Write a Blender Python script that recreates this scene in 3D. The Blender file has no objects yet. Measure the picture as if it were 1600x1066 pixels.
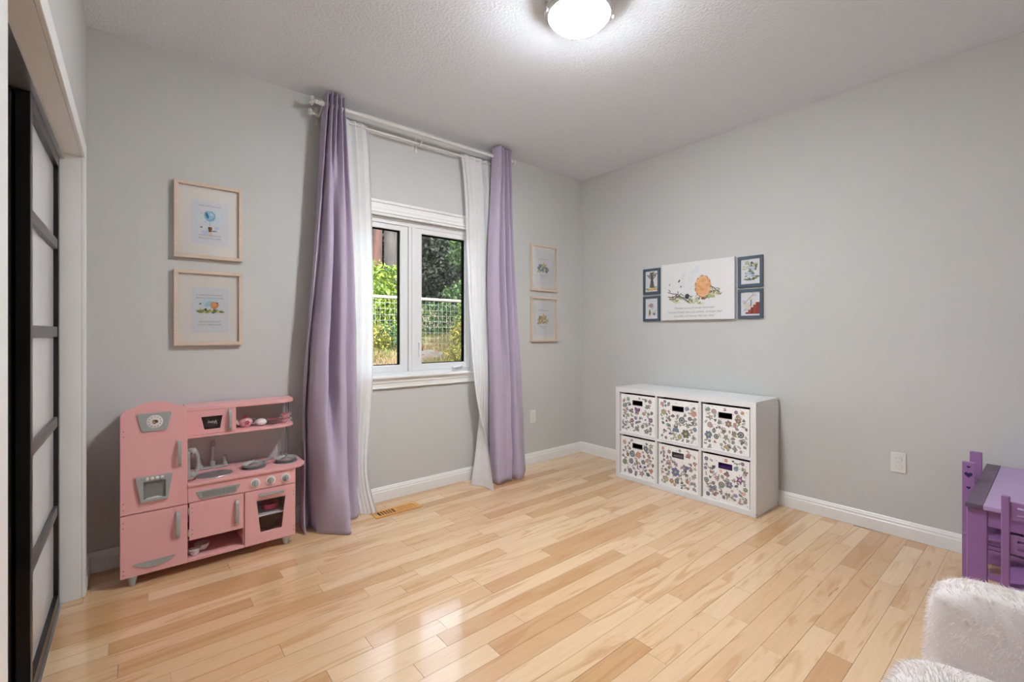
import bpy, bmesh, math, random
from mathutils import Vector, Matrix
R = math.radians
random.seed(7)
scn = bpy.context.scene
COL = scn.collection

# ------------------------------------------------------------------ camera
cam_d = bpy.data.cameras.new('camera')
cam_d.lens = 16.0
cam_d.sensor_width = 36.0
cam_d.shift_y = -14.0 / 1600
cam_d.clip_start = 0.02
cam = bpy.data.objects.new('camera', cam_d)
CAM = Vector((-3.483, -3.106, 1.209))
YAW = R(39.6)
cam.location = CAM
cam.rotation_euler = (R(90), 0, -YAW)
COL.objects.link(cam)
scn.camera = cam

# ------------------------------------------------------------------ sky, sun, exposure
world = bpy.data.worlds.new('world')
scn.world = world
world.use_nodes = True
wn = world.node_tree
wn.nodes.clear()
sky = wn.nodes.new('ShaderNodeTexSky')
sky.sky_type = 'NISHITA'
sky.sun_disc = False
sky.sun_elevation = R(48)
sky.sun_rotation = R(200)
sky.air_density = 1.0
sky.dust_density = 4.0
bg = wn.nodes.new('ShaderNodeBackground')
bg.inputs['Strength'].default_value = 1.6
wo = wn.nodes.new('ShaderNodeOutputWorld')
hs = wn.nodes.new('ShaderNodeHueSaturation')                    # thin haze: a paler blue
hs.inputs['Saturation'].default_value = 0.45
wn.links.new(sky.outputs[0], hs.inputs['Color'])
wn.links.new(hs.outputs[0], bg.inputs['Color'])
wn.links.new(bg.outputs[0], wo.inputs['Surface'])

sun_d = bpy.data.lights.new('sun', 'SUN')
sun_d.energy = 1.1
sun_d.angle = R(0.6)
sun_d.color = (1.0, 0.95, 0.86)
sun = bpy.data.objects.new('sun', sun_d)
sun.location = (-4, -8, 12)
sun.rotation_euler = (R(44), 0, R(-14))          # shines from behind the house on to the hillside
COL.objects.link(sun)

vs = scn.view_settings
vs.view_transform = 'Standard'
vs.look = 'None'
vs.gamma = 1.0
vs.use_curve_mapping = False
vs.exposure = 0.65
LAMP_STRENGTH = 350.0

# ------------------------------------------------------------------ helpers
def lin(c):
    def f(v):
        v /= 255.0
        return v / 12.92 if v <= 0.04045 else ((v + 0.055) / 1.055) ** 2.4
    return (f(c[0]), f(c[1]), f(c[2]), 1.0)

def nodes_of(name):
    m = bpy.data.materials.new(name)
    m.use_nodes = True
    nt = m.node_tree
    return m, nt, nt.nodes['Principled BSDF']

def plain(name, rgb, rough=0.5, metal=0.0, var=0.04, scale=9.0, bump=0.0, bscale=60.0, spec=0.5, coat=0.0, sheen=0.0, stretch=None):
    """A procedural material: a colour with slight noise variation and optional fine relief."""
    m, nt, b = nodes_of(name)
    tc = nt.nodes.new('ShaderNodeTexCoord')
    mp = nt.nodes.new('ShaderNodeMapping')
    if stretch: mp.inputs['Scale'].default_value = stretch
    nt.links.new(tc.outputs['Object'], mp.inputs['Vector'])
    n = nt.nodes.new('ShaderNodeTexNoise')
    n.inputs['Scale'].default_value = scale
    n.inputs['Detail'].default_value = 4
    nt.links.new(mp.outputs[0], n.inputs['Vector'])
    ramp = nt.nodes.new('ShaderNodeValToRGB')
    c = lin(rgb)
    ramp.color_ramp.elements[0].position = 0.3
    ramp.color_ramp.elements[1].position = 0.7
    ramp.color_ramp.elements[0].color = tuple(max(0, x * (1 - var)) for x in c[:3]) + (1,)
    ramp.color_ramp.elements[1].color = tuple(min(1, x * (1 + var)) for x in c[:3]) + (1,)
    nt.links.new(n.outputs['Fac'], ramp.inputs['Fac'])
    nt.links.new(ramp.outputs[0], b.inputs['Base Color'])
    b.inputs['Roughness'].default_value = rough
    b.inputs['Metallic'].default_value = metal
    b.inputs['Specular IOR Level'].default_value = spec
    b.inputs['Coat Weight'].default_value = coat
    b.inputs['Coat Roughness'].default_value = 0.12
    b.inputs['Sheen Weight'].default_value = sheen
    if bump > 0:
        n2 = nt.nodes.new('ShaderNodeTexNoise')
        n2.inputs['Scale'].default_value = bscale
        n2.inputs['Detail'].default_value = 3
        nt.links.new(mp.outputs[0], n2.inputs['Vector'])
        bp = nt.nodes.new('ShaderNodeBump')
        bp.inputs['Strength'].default_value = bump
        bp.inputs['Distance'].default_value = 0.01
        nt.links.new(n2.outputs['Fac'], bp.inputs['Height'])
        nt.links.new(bp.outputs[0], b.inputs['Normal'])
    return m

M = {}
M['wall'] = plain('wall_paint_greige', (206, 206, 204), 0.75, var=0.012, scale=2.0, bump=0.05, bscale=180, spec=0.25)
M['ceiling'] = plain('ceiling_stipple_paint', (233, 238, 245), 0.9, var=0.015, scale=30, bump=0.4, bscale=70, spec=0.1)
M['trim'] = plain('white_trim_paint', (240, 240, 238), 0.35, var=0.01, scale=5)
M['vinyl'] = plain('white_window_vinyl', (232, 233, 234), 0.3, var=0.008, scale=5)
M['gasket'] = plain('black_gasket', (8, 8, 8), 0.9, spec=0.05)
M['black'] = plain('black_door_frame', (16, 15, 15), 0.28, var=0.1)
M['bar'] = plain('door_bar_grey_sheen', (70, 69, 68), 0.3, var=0.05)  # greyer than the black frame: grazing reflection put into the colour
M['frost'] = plain('frosted_white_glass', (226, 228, 230), 0.22, var=0.02, scale=3, coat=0.3)
M['steel'] = plain('brushed_steel', (212, 213, 214), 0.28, metal=0.85, var=0.08, scale=40)
M['grey_plastic'] = plain('silver_grey_plastic', (170, 174, 173), 0.38, metal=0.15, var=0.03)
M['grey_dark'] = plain('dark_grey_plastic', (128, 130, 130), 0.45, var=0.06)
M['pink'] = plain('pink_painted_mdf', (238, 178, 178), 0.42, var=0.015, scale=4)
M['pink_deep'] = plain('pink_toy_plastic', (222, 92, 128), 0.35)
M['china_pink'] = plain('pink_flecked_china', (226, 186, 188), 0.2, var=0.25, scale=70)
M['pink_rose'] = plain('rose_pink_glaze', (206, 112, 128), 0.3)
M['white_gloss'] = plain('white_glazed_china', (236, 232, 230), 0.18, var=0.02)
M['white_rod'] = plain('white_enamel_rod', (226, 224, 220), 0.3, var=0.02)
M['white_lam'] = plain('white_laminate', (232, 232, 233), 0.28, var=0.008, scale=3)
M['dark'] = plain('near_black_rim_and_shade', (20, 18, 18), 0.8)  # dark bin grip rims, and shade painted into the floor vent
M['bin'] = plain('white_bin_fabric', (250, 250, 249), 0.85, var=0.01, scale=60, bump=0.05, bscale=700)
M['bin_in'] = plain('dark_bin_inside', (26, 24, 26), 0.95)
M['frame_wood'] = plain('pale_oak_frame', (219, 199, 180), 0.45, var=0.06, scale=30, stretch=(1, 1, 6))
M['mat_board'] = plain('ivory_mat_board', (238, 233, 228), 0.9, var=0.006, bump=0.03, bscale=500)
M['paper'] = plain('white_print_paper', (228, 229, 234), 0.85, var=0.006)
M['canvas'] = plain('white_canvas', (232, 232, 233), 0.85, var=0.008, bump=0.06, bscale=900)
M['blue_frame'] = plain('slate_blue_frame', (74, 90, 106), 0.5, var=0.07, scale=40)
M['ink'] = plain('grey_ink', (120, 118, 122), 0.9)
M['outlet'] = plain('white_outlet_plastic', (228, 227, 223), 0.3, var=0.01)
M['purple'] = plain('purple_painted_wood', (152, 110, 164), 0.4, var=0.03, scale=6)
M['lilac_top'] = plain('lilac_painted_wood', (184, 156, 198), 0.38, var=0.02, scale=6)
M['plum'] = plain('grey_plum_stripe', (104, 84, 106), 0.45, var=0.03)
M['navy'] = plain('navy_heart_paint', (30, 24, 72), 0.5)
M['fur_base'] = plain('pale_blush_plush', (238, 231, 228), 0.95, var=0.03, scale=12, sheen=0.3)
M['vent_wood'] = plain('golden_oak_register', (218, 160, 88), 0.4, var=0.08, scale=25, stretch=(1, 6, 1))
M['purple_cloth'] = plain('purple_cloth', (92, 40, 140), 0.8)
M['grey_cloth'] = plain('grey_cloth', (120, 118, 124), 0.85)
M['bark_red'] = plain('red_pine_bark', (44, 22, 15), 0.9, var=0.7, scale=5, bump=0.9, bscale=9, stretch=(1, 1, 0.25))
M['bark_grey'] = plain('grey_bark', (38, 35, 33), 0.9, var=0.6, scale=6, bump=0.9, bscale=10, stretch=(1, 1, 0.25))
M['rock'] = plain('grey_rock', (58, 55, 51), 0.9, var=0.3, scale=5, bump=0.6, bscale=12)
M['galv'] = plain('galvanised_wire', (124, 126, 124), 0.45, var=0.05)
M['rail'] = plain('weathered_white_rail', (120, 113, 108), 0.6, var=0.08, scale=6, bump=0.2, bscale=20)
M['soil'] = plain('dry_hillside_soil', (80, 72, 50), 0.95, var=0.35, scale=1.6, bump=0.7, bscale=14)

def wood_floor(name, per_object):
    m, nt, b = nodes_of(name)
    L = nt.links.new
    geo = nt.nodes.new('ShaderNodeNewGeometry')
    info = nt.nodes.new('ShaderNodeObjectInfo')
    mul = nt.nodes.new('ShaderNodeMath'); mul.operation = 'MULTIPLY'; mul.inputs[1].default_value = 37.0
    L(info.outputs['Random'], mul.inputs[0])
    comb = nt.nodes.new('ShaderNodeCombineXYZ')
    L(mul.outputs[0], comb.inputs[2]); L(mul.outputs[0], comb.inputs[0])
    add = nt.nodes.new('ShaderNodeVectorMath'); add.operation = 'ADD'
    L(geo.outputs['Position'], add.inputs[0]); L(comb.outputs[0], add.inputs[1])
    # long fibres run along x
    mp = nt.nodes.new('ShaderNodeMapping'); mp.inputs['Scale'].default_value = (1.6, 22, 1)
    L(add.outputs[0], mp.inputs['Vector'])
    grain = nt.nodes.new('ShaderNodeTexNoise'); grain.inputs['Scale'].default_value = 3.0
    grain.inputs['Detail'].default_value = 6; grain.inputs['Distortion'].default_value = 0.6
    L(mp.outputs[0], grain.inputs['Vector'])
    # amber heartwood patches
    mp2 = nt.nodes.new('ShaderNodeMapping'); mp2.inputs['Scale'].default_value = (1.3, 9, 1)
    L(add.outputs[0], mp2.inputs['Vector'])
    streak = nt.nodes.new('ShaderNodeTexNoise'); streak.inputs['Scale'].default_value = 1.1
    streak.inputs['Detail'].default_value = 4; streak.inputs['Distortion'].default_value = 2.2
    L(mp2.outputs[0], streak.inputs['Vector'])
    # thin dark mineral lines and knots
    mp3 = nt.nodes.new('ShaderNodeMapping'); mp3.inputs['Scale'].default_value = (4.5, 48, 1)
    L(add.outputs[0], mp3.inputs['Vector'])
    line = nt.nodes.new('ShaderNodeTexNoise'); line.inputs['Scale'].default_value = 1.0; line.inputs['Detail'].default_value = 2
    L(mp3.outputs[0], line.inputs['Vector'])
    base = nt.nodes.new('ShaderNodeValToRGB')
    cr = base.color_ramp
    cr.elements[0].position = 0.0; cr.elements[0].color = lin((239, 206, 165))
    cr.elements[1].position = 1.0; cr.elements[1].color = lin((208, 160, 108))
    for p, c in ((0.25, (235, 199, 155)), (0.50, (230, 191, 146)), (0.74, (224, 182, 135)), (0.86, (214, 168, 117)), (0.93, (211, 164, 113))):
        e = cr.elements.new(p); e.color = lin(c)
    L(info.outputs['Random'], base.inputs['Fac'])
    gr = nt.nodes.new('ShaderNodeValToRGB')
    gr.color_ramp.elements[0].position = 0.28; gr.color_ramp.elements[0].color = (0.95, 0.93, 0.91, 1)
    gr.color_ramp.elements[1].position = 0.62; gr.color_ramp.elements[1].color = (1.02, 1.02, 1.02, 1)
    L(grain.outputs['Fac'], gr.inputs['Fac'])
    mx = nt.nodes.new('ShaderNodeMix'); mx.data_type = 'RGBA'; mx.blend_type = 'MULTIPLY'; mx.inputs[0].default_value = 1.0
    L(base.outputs[0], mx.inputs[6]); L(gr.outputs[0], mx.inputs[7])
    st = nt.nodes.new('ShaderNodeValToRGB')
    st.color_ramp.elements[0].position = 0.54; st.color_ramp.elements[0].color = (0, 0, 0, 1)
    st.color_ramp.elements[1].position = 0.66; st.color_ramp.elements[1].color = (1, 1, 1, 1)
    L(streak.outputs['Fac'], st.inputs['Fac'])
    sm = nt.nodes.new('ShaderNodeMath'); sm.operation = 'MULTIPLY'; sm.inputs[1].default_value = 0.58
    L(st.outputs[0], sm.inputs[0])
    mx2 = nt.nodes.new('ShaderNodeMix'); mx2.data_type = 'RGBA'
    mx2.inputs[7].default_value = lin((202, 144, 84))
    L(sm.outputs[0], mx2.inputs[0]); L(mx.outputs[2], mx2.inputs[6])
    ln_ = nt.nodes.new('ShaderNodeValToRGB')
    ln_.color_ramp.elements[0].position = 0.735; ln_.color_ramp.elements[0].color = (0, 0, 0, 1)
    ln_.color_ramp.elements[1].position = 0.79; ln_.color_ramp.elements[1].color = (1, 1, 1, 1)
    L(line.outputs['Fac'], ln_.inputs['Fac'])
    lm = nt.nodes.new('ShaderNodeMath'); lm.operation = 'MULTIPLY'; lm.inputs[1].default_value = 0.7
    L(ln_.outputs[0], lm.inputs[0])
    mx3 = nt.nodes.new('ShaderNodeMix'); mx3.data_type = 'RGBA'
    mx3.inputs[7].default_value = lin((120, 82, 54))
    L(lm.outputs[0], mx3.inputs[0]); L(mx2.outputs[2], mx3.inputs[6])
    L(mx3.outputs[2], b.inputs['Base Color'])
    b.inputs['Roughness'].default_value = 0.34
    b.inputs['Specular IOR Level'].default_value = 0.45
    b.inputs['Coat Weight'].default_value = 1.0
    b.inputs['Coat IOR'].default_value = 1.85
    b.inputs['Coat Roughness'].default_value = 0.10
    wav = nt.nodes.new('ShaderNodeTexNoise'); wav.inputs['Scale'].default_value = 9.0
    L(add.outputs[0], wav.inputs['Vector'])
    bp = nt.nodes.new('ShaderNodeBump'); bp.inputs['Strength'].default_value = 0.08; bp.inputs['Distance'].default_value = 0.01
    L(wav.outputs['Fac'], bp.inputs['Height']); L(bp.outputs[0], b.inputs['Normal'])
    L(bp.outputs[0], b.inputs['Coat Normal'])
    return m
M['floor'] = wood_floor('maple_strip_floor', True)

def fabric(name, rgb, trans, transp, weave=700.0, rough=0.9, bump=0.5):
    m, nt, b = nodes_of(name)
    L = nt.links.new
    out = nt.nodes['Material Output']
    tc = nt.nodes.new('ShaderNodeTexCoord')
    n = nt.nodes.new('ShaderNodeTexNoise'); n.inputs['Scale'].default_value = 14; n.inputs['Detail'].default_value = 5
    L(tc.outputs['Object'], n.inputs['Vector'])
    c = lin(rgb)
    ramp = nt.nodes.new('ShaderNodeValToRGB')
    ramp.color_ramp.elements[0].color = tuple(x * 0.95 for x in c[:3]) + (1,)
    ramp.color_ramp.elements[1].color = tuple(min(1, x * 1.05) for x in c[:3]) + (1,)
    L(n.outputs['Fac'], ramp.inputs['Fac'])
    L(ramp.outputs[0], b.inputs['Base Color'])
    b.inputs['Roughness'].default_value = rough
    b.inputs['Specular IOR Level'].default_value = 0.2
    b.inputs['Sheen Weight'].default_value = 0.15
    wv = nt.nodes.new('ShaderNodeTexNoise'); wv.inputs['Scale'].default_value = 22
    mpw = nt.nodes.new('ShaderNodeMapping'); mpw.inputs['Scale'].default_value = (1, 1, 0.45)
    L(tc.outputs['Object'], mpw.inputs['Vector']); L(mpw.outputs[0], wv.inputs['Vector'])
    wv.inputs['Detail'].default_value = 3
    bp = nt.nodes.new('ShaderNodeBump'); bp.inputs['Strength'].default_value = bump; bp.inputs['Distance'].default_value = 0.01
    L(wv.outputs['Fac'], bp.inputs['Height']); L(bp.outputs[0], b.inputs['Normal'])
    last = b.outputs[0]
    if trans > 0:
        t = nt.nodes.new('ShaderNodeBsdfTranslucent'); L(ramp.outputs[0], t.inputs['Color'])
        mx = nt.nodes.new('ShaderNodeMixShader'); mx.inputs[0].default_value = trans
        L(last, mx.inputs[1]); L(t.outputs[0], mx.inputs[2]); last = mx.outputs[0]
    if transp > 0:
        t = nt.nodes.new('ShaderNodeBsdfTransparent')
        mx = nt.nodes.new('ShaderNodeMixShader'); mx.inputs[0].default_value = transp
        L(last, mx.inputs[1]); L(t.outputs[0], mx.inputs[2]); last = mx.outputs[0]
    L(last, out.inputs['Surface'])
    return m
M['lilac'] = fabric('lilac_linen_curtain', (199, 185, 206), 0.15, 0.0)
M['sheer'] = fabric('white_sheer_voile', (250, 250, 251), 0.28, 0.08, bump=0.1)

def glassy(name, tint, gloss=0.06, rough=0.02):
    m, nt, b = nodes_of(name)
    out = nt.nodes['Material Output']
    t = nt.nodes.new('ShaderNodeBsdfTransparent'); t.inputs['Color'].default_value = (*tint, 1)
    g = nt.nodes.new('ShaderNodeBsdfGlossy'); g.inputs['Roughness'].default_value = rough
    lw = nt.nodes.new('ShaderNodeFresnel'); lw.inputs['IOR'].default_value = 1.45
    mul = nt.nodes.new('ShaderNodeMath'); mul.operation = 'MULTIPLY'; mul.inputs[1].default_value = gloss / 0.06
    nt.links.new(lw.outputs[0], mul.inputs[0])
    mx = nt.nodes.new('ShaderNodeMixShader')
    nt.links.new(mul.outputs[0], mx.inputs[0]); nt.links.new(t.outputs[0], mx.inputs[1]); nt.links.new(g.outputs[0], mx.inputs[2])
    nt.links.new(mx.outputs[0], out.inputs['Surface'])
    return m
M['glass'] = glassy('clear_window_glass', (0.97, 0.98, 0.97), 0.03)
M['smoked'] = glassy('smoked_toy_glass', (0.80, 0.79, 0.79), 0.06, 0.05)
M['picture_glass'] = glassy('picture_glass', (0.99, 0.99, 0.99), 0.02)

def screen_mat():
    m, nt, b = nodes_of('insect_screen_mesh')
    out = nt.nodes['Material Output']
    b.inputs['Base Color'].default_value = (0.03, 0.03, 0.03, 1)
    b.inputs['Roughness'].default_value = 0.7
    t = nt.nodes.new('ShaderNodeBsdfTransparent')
    mx = nt.nodes.new('ShaderNodeMixShader'); mx.inputs[0].default_value = 0.66
    nt.links.new(b.outputs[0], mx.inputs[1]); nt.links.new(t.outputs[0], mx.inputs[2])
    nt.links.new(mx.outputs[0], out.inputs['Surface'])
    return m
M['screen'] = screen_mat()

def leaf_mat(name, c1, c2, trans=0.35):
    m, nt, b = nodes_of(name)
    out = nt.nodes['Material Output']
    geo = nt.nodes.new('ShaderNodeNewGeometry')
    ramp = nt.nodes.new('ShaderNodeValToRGB')
    ramp.color_ramp.elements[0].color = lin(c1); ramp.color_ramp.elements[1].color = lin(c2)
    nt.links.new(geo.outputs['Random Per Island'], ramp.inputs['Fac'])
    nt.links.new(ramp.outputs[0], b.inputs['Base Color'])
    b.inputs['Roughness'].default_value = 0.5
    b.inputs['Specular IOR Level'].default_value = 0.3
    t = nt.nodes.new('ShaderNodeBsdfTranslucent'); nt.links.new(ramp.outputs[0], t.inputs['Color'])
    mx = nt.nodes.new('ShaderNodeMixShader'); mx.inputs[0].default_value = trans
    nt.links.new(b.outputs[0], mx.inputs[1]); nt.links.new(t.outputs[0], mx.inputs[2])
    nt.links.new(mx.outputs[0], out.inputs['Surface'])
    return m
M['leaf_bright'] = leaf_mat('bright_green_leaves', (34, 58, 15), (104, 122, 38))
M['leaf_mid'] = leaf_mat('mid_green_leaves', (24, 42, 21), (62, 90, 38))
M['leaf_dark'] = leaf_mat('dark_evergreen_needles', (13, 17, 12), (33, 42, 26), 0.2)
M['leaf_yellow'] = leaf_mat('yellow_green_leaves', (60, 70, 26), (122, 114, 40))
M['grass_dry'] = leaf_mat('dry_straw_grass', (78, 64, 42), (124, 108, 76))
M['grass_green'] = leaf_mat('short_green_grass', (48, 64, 26), (94, 100, 46))
M['rust'] = leaf_mat('rusty_dry_weeds', (78, 54, 40), (116, 88, 66))
M['fur'] = leaf_mat('blush_plush_pile', (234, 226, 223), (243, 237, 235), 0.5)

def lamp_mat():
    m, nt, b = nodes_of('lit_alabaster_glass')
    b.inputs['Base Color'].default_value = (0.9, 0.88, 0.85, 1)
    b.inputs['Roughness'].default_value = 0.2
    tc = nt.nodes.new('ShaderNodeTexCoord')
    n = nt.nodes.new('ShaderNodeTexNoise'); n.inputs['Scale'].default_value = 7; n.inputs['Detail'].default_value = 2
    nt.links.new(tc.outputs['Object'], n.inputs['Vector'])
    ramp = nt.nodes.new('ShaderNodeValToRGB')
    ramp.color_ramp.elements[0].color = (0.80, 0.83, 0.86, 1); ramp.color_ramp.elements[1].color = (0.93, 0.965, 1.0, 1)
    nt.links.new(n.outputs['Fac'], ramp.inputs['Fac'])
    nt.links.new(ramp.outputs[0], b.inputs['Emission Color'])
    # the bulbs sit over the middle of the bowl: the glass glows brightest there and dims towards the rim
    ln = nt.nodes.new('ShaderNodeVectorMath'); ln.operation = 'LENGTH'
    mp = nt.nodes.new('ShaderNodeMapping'); mp.inputs['Scale'].default_value = (1, 1, 0)
    nt.links.new(tc.outputs['Object'], mp.inputs['Vector']); nt.links.new(mp.outputs[0], ln.inputs[0])
    mr = nt.nodes.new('ShaderNodeMapRange')
    mr.inputs['From Min'].default_value = 0.03; mr.inputs['From Max'].default_value = 0.135
    mr.inputs['To Min'].default_value = LAMP_STRENGTH; mr.inputs['To Max'].default_value = LAMP_STRENGTH * 0.22
    nt.links.new(ln.outputs['Value'], mr.inputs['Value'])
    nt.links.new(mr.outputs['Result'], b.inputs['Emission Strength'])
    return m
M['lamp'] = lamp_mat()
M['bulb'] = plain('lit_bulb', (255, 250, 240), 0.5)
M['bulb'].node_tree.nodes['Principled BSDF'].inputs['Emission Color'].default_value = (1, 0.98, 0.95, 1)
M['bulb'].node_tree.nodes['Principled BSDF'].inputs['Emission Strength'].default_value = 40.0

PRINT = {}
def ink(rgb):
    if rgb not in PRINT:
        PRINT[rgb] = plain('print_ink_%d_%d_%d' % rgb, rgb, 0.85, var=0.06, scale=60)
    return PRINT[rgb]

W = {}                                             # world position of every parent, for children built in world coordinates
def tag(o, label=None, cat=None, group=None, kind=None):
    if label: o['label'] = label
    if cat: o['category'] = cat
    if group: o['group'] = group
    if kind: o['kind'] = kind
    return o

def thing(name, loc, label, cat, group=None, local=False):
    o = bpy.data.objects.new(name, None)
    o.empty_display_size = 0.05
    COL.objects.link(o)
    o.location = loc
    W[o.name] = Vector((0, 0, 0)) if local else Vector(loc)
    return tag(o, label, cat, group)

class MB:
    def __init__(self):
        self.v = []; self.f = []; self.mi = []; self.mats = []
    def _m(self, m):
        if m is None: return 0
        if m not in self.mats: self.mats.append(m)
        return self.mats.index(m)
    def add(self, vs, fs, m=None):
        o = len(self.v); k = self._m(m)
        self.v += [tuple(p) for p in vs]
        for f in fs:
            self.f.append([o + i for i in f]); self.mi.append(k)
        return self
    def box(self, x0, x1, y0, y1, z0, z1, m=None):
        x0, x1 = min(x0, x1), max(x0, x1); y0, y1 = min(y0, y1), max(y0, y1); z0, z1 = min(z0, z1), max(z0, z1)
        return self.add([(x0, y0, z0), (x1, y0, z0), (x1, y1, z0), (x0, y1, z0), (x0, y0, z1), (x1, y0, z1), (x1, y1, z1), (x0, y1, z1)],
                        [(3, 2, 1, 0), (4, 5, 6, 7), (0, 1, 5, 4), (1, 2, 6, 5), (2, 3, 7, 6), (3, 0, 4, 7)], m)
    def prism(self, poly, d0, d1, axis='y', m=None):
        """poly: 2-D outline; axis 'y' -> (x,z), 'z' -> (x,y), 'x' -> (y,z)."""
        def P(p, d):
            return {'y': (p[0], d, p[1]), 'z': (p[0], p[1], d), 'x': (d, p[0], p[1])}[axis]
        n = len(poly)
        vs = [P(p, d0) for p in poly] + [P(p, d1) for p in poly]
        fs = [tuple(range(n)), tuple(range(2 * n - 1, n - 1, -1))] + [(i, i + n, (i + 1) % n + n, (i + 1) % n) for i in range(n)]
        return self.add(vs, fs, m)
    def ring(self, outer, inner, d0, d1, axis='y', m=None):
        """A plate with a hole: outlines with matching vertex counts."""
        def P(p, d):
            return {'y': (p[0], d, p[1]), 'z': (p[0], p[1], d), 'x': (d, p[0], p[1])}[axis]
        n = len(outer)
        vs = [P(p, d0) for p in outer] + [P(p, d0) for p in inner] + [P(p, d1) for p in outer] + [P(p, d1) for p in inner]
        fs = []
        for i in range(n):
            j = (i + 1) % n
            fs += [(i, j, n + j, n + i), (2 * n + i, 3 * n + i, 3 * n + j, 2 * n + j), (i, 2 * n + i, 2 * n + j, j), (n + i, n + j, 3 * n + j, 3 * n + i)]
        return self.add(vs, fs, m)
    def lathe(self, prof, c=(0, 0, 0), seg=24, axis='z', m=None, sx=1.0, sy=1.0):
        vs = []; fs = []
        for r, h in prof:
            for k in range(seg):
                a = 2 * math.pi * k / seg
                p = (r * math.cos(a) * sx, r * math.sin(a) * sy, h)
                if axis == 'y': p = (p[0], -p[2], p[1])
                if axis == 'x': p = (-p[2], p[0], p[1])
                vs.append((c[0] + p[0], c[1] + p[1], c[2] + p[2]))
        for i in range(len(prof) - 1):
            for k in range(seg):
                a = i * seg + k; b = i * seg + (k + 1) % seg
                fs.append((a, b, b + seg, a + seg))
        if prof[0][0] > 1e-6: fs.append(tuple(range(seg - 1, -1, -1)))
        if prof[-1][0] > 1e-6: fs.append(tuple(range((len(prof) - 1) * seg, len(prof) * seg)))
        return self.add(vs, fs, m)
    def tube(self, pts, r, seg=8, m=None, caps=True):
        pts = [Vector(p) for p in pts]; n = len(pts)
        rs = r if isinstance(r, (list, tuple)) else [r] * n
        vs = []; fs = []
        up = None
        for i, p in enumerate(pts):
            t = (pts[min(i + 1, n - 1)] - pts[max(i - 1, 0)]).normalized()
            if up is None:
                up = Vector((0, 0, 1)) if abs(t.z) < 0.9 else Vector((1, 0, 0))
            a = t.cross(up).normalized(); b = a.cross(t).normalized(); up = b
            for k in range(seg):
                q = 2 * math.pi * k / seg
                vs.append(p + (a * math.cos(q) + b * math.sin(q)) * rs[i])
        for i in range(n - 1):
            for k in range(seg):
                x = i * seg + k; y = i * seg + (k + 1) % seg
                fs.append((x, y, y + seg, x + seg))
        if caps:
            fs.append(tuple(range(seg - 1, -1, -1))); fs.append(tuple(range((n - 1) * seg, n * seg)))
        return self.add(vs, fs, m)
    def grid(self, rows, m=None, closed=False):
        n = len(rows[0]); vs = [p for r in rows for p in r]; fs = []
        for i in range(len(rows) - 1):
            for k in range(n if closed else n - 1):
                a = i * n + k; b = i * n + (k + 1) % n
                fs.append((a, b, b + n, a + n))
        return self.add(vs, fs, m)
    def build(self, name, mat, parent=None, smooth=False, bevel=0.0, bseg=2, origin=None, thick=0.0, sub=0, autosmooth=True):
        vs = [Vector(p) for p in self.v]
        lo = Vector([min(p[i] for p in vs) for i in range(3)]); hi = Vector([max(p[i] for p in vs) for i in range(3)])
        if origin is None:
            c = (lo + hi) / 2
            origin = c if parent else Vector((c.x, c.y, lo.z))
        origin = Vector(origin)
        me = bpy.data.meshes.new(name)
        me.from_pydata([p - origin for p in vs], [], self.f)
        mats = self.mats if self.mats else [mat]
        for m in mats: me.materials.append(m)
        if self.mats: me.polygons.foreach_set('material_index', self.mi)
        bm = bmesh.new(); bm.from_mesh(me); bmesh.ops.recalc_face_normals(bm, faces=bm.faces[:]); bm.to_mesh(me); bm.free()
        if smooth:
            me.polygons.foreach_set('use_smooth', [True] * len(me.polygons))
            if autosmooth:
                try: me.set_sharp_from_angle(angle=R(42))
                except Exception: pass
        o = bpy.data.objects.new(name, me)
        COL.objects.link(o)
        pw = Vector((0, 0, 0))
        if parent:
            o.parent = parent; pw = W[parent.name]
        o.location = origin - pw
        W[o.name] = origin
        if thick:
            s = o.modifiers.new('thickness', 'SOLIDIFY'); s.thickness = thick; s.offset = 0
        if bevel:
            b = o.modifiers.new('bevel', 'BEVEL'); b.width = bevel; b.segments = bseg; b.limit_method = 'ANGLE'; b.angle_limit = R(40)
        if sub:
            s = o.modifiers.new('subdivision', 'SUBSURF'); s.levels = sub; s.render_levels = sub
        return o

def struct(o): o['kind'] = 'structure'; return o
def copy_tree(o, parent=None):
    c = o.copy(); COL.objects.link(c)
    if parent: c.parent = parent
    for ch in list(o.children):
        copy_tree(ch, c)
    return c
def rrect(x0, x1, z0, z1, r, n=4):
    out = []
    for cx, cz, a0 in ((x1 - r, z1 - r, 0), (x0 + r, z1 - r, 90), (x0 + r, z0 + r, 180), (x1 - r, z0 + r, 270)):
        for k in range(n + 1):
            a = R(a0 + 90 * k / n); out.append((cx + r * math.cos(a), cz + r * math.sin(a)))
    return out
def round_poly(pts, r, n=3):
    """Round the corners of a convex outline."""
    out = []
    m = len(pts)
    for i in range(m):
        p = Vector(pts[i]); a = Vector(pts[i - 1]); b = Vector(pts[(i + 1) % m])
        da = (a - p).normalized() * r; db = (b - p).normalized() * r
        for k in range(n + 1):
            t = k / n
            q = (p + da) * (1 - t) ** 2 + p * 2 * t * (1 - t) + (p + db) * t ** 2
            out.append((q.x, q.y))
    return out
def in_view(pts, pad=0.0):
    fw = Vector((math.sin(YAW), math.cos(YAW), 0)); rt = Vector((math.cos(YAW), -math.sin(YAW), 0))
    us = []
    for p in pts:
        d = Vector(p) - CAM; Z = d.dot(fw)
        if Z < 0.1: continue
        u = 800 + 711.1 * d.dot(rt) / Z; v = 519 - 711.1 * d.z / Z
        us.append((u, v))
    return any(-60 < u < 1660 and -60 < v < 1126 for u, v in us)

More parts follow.
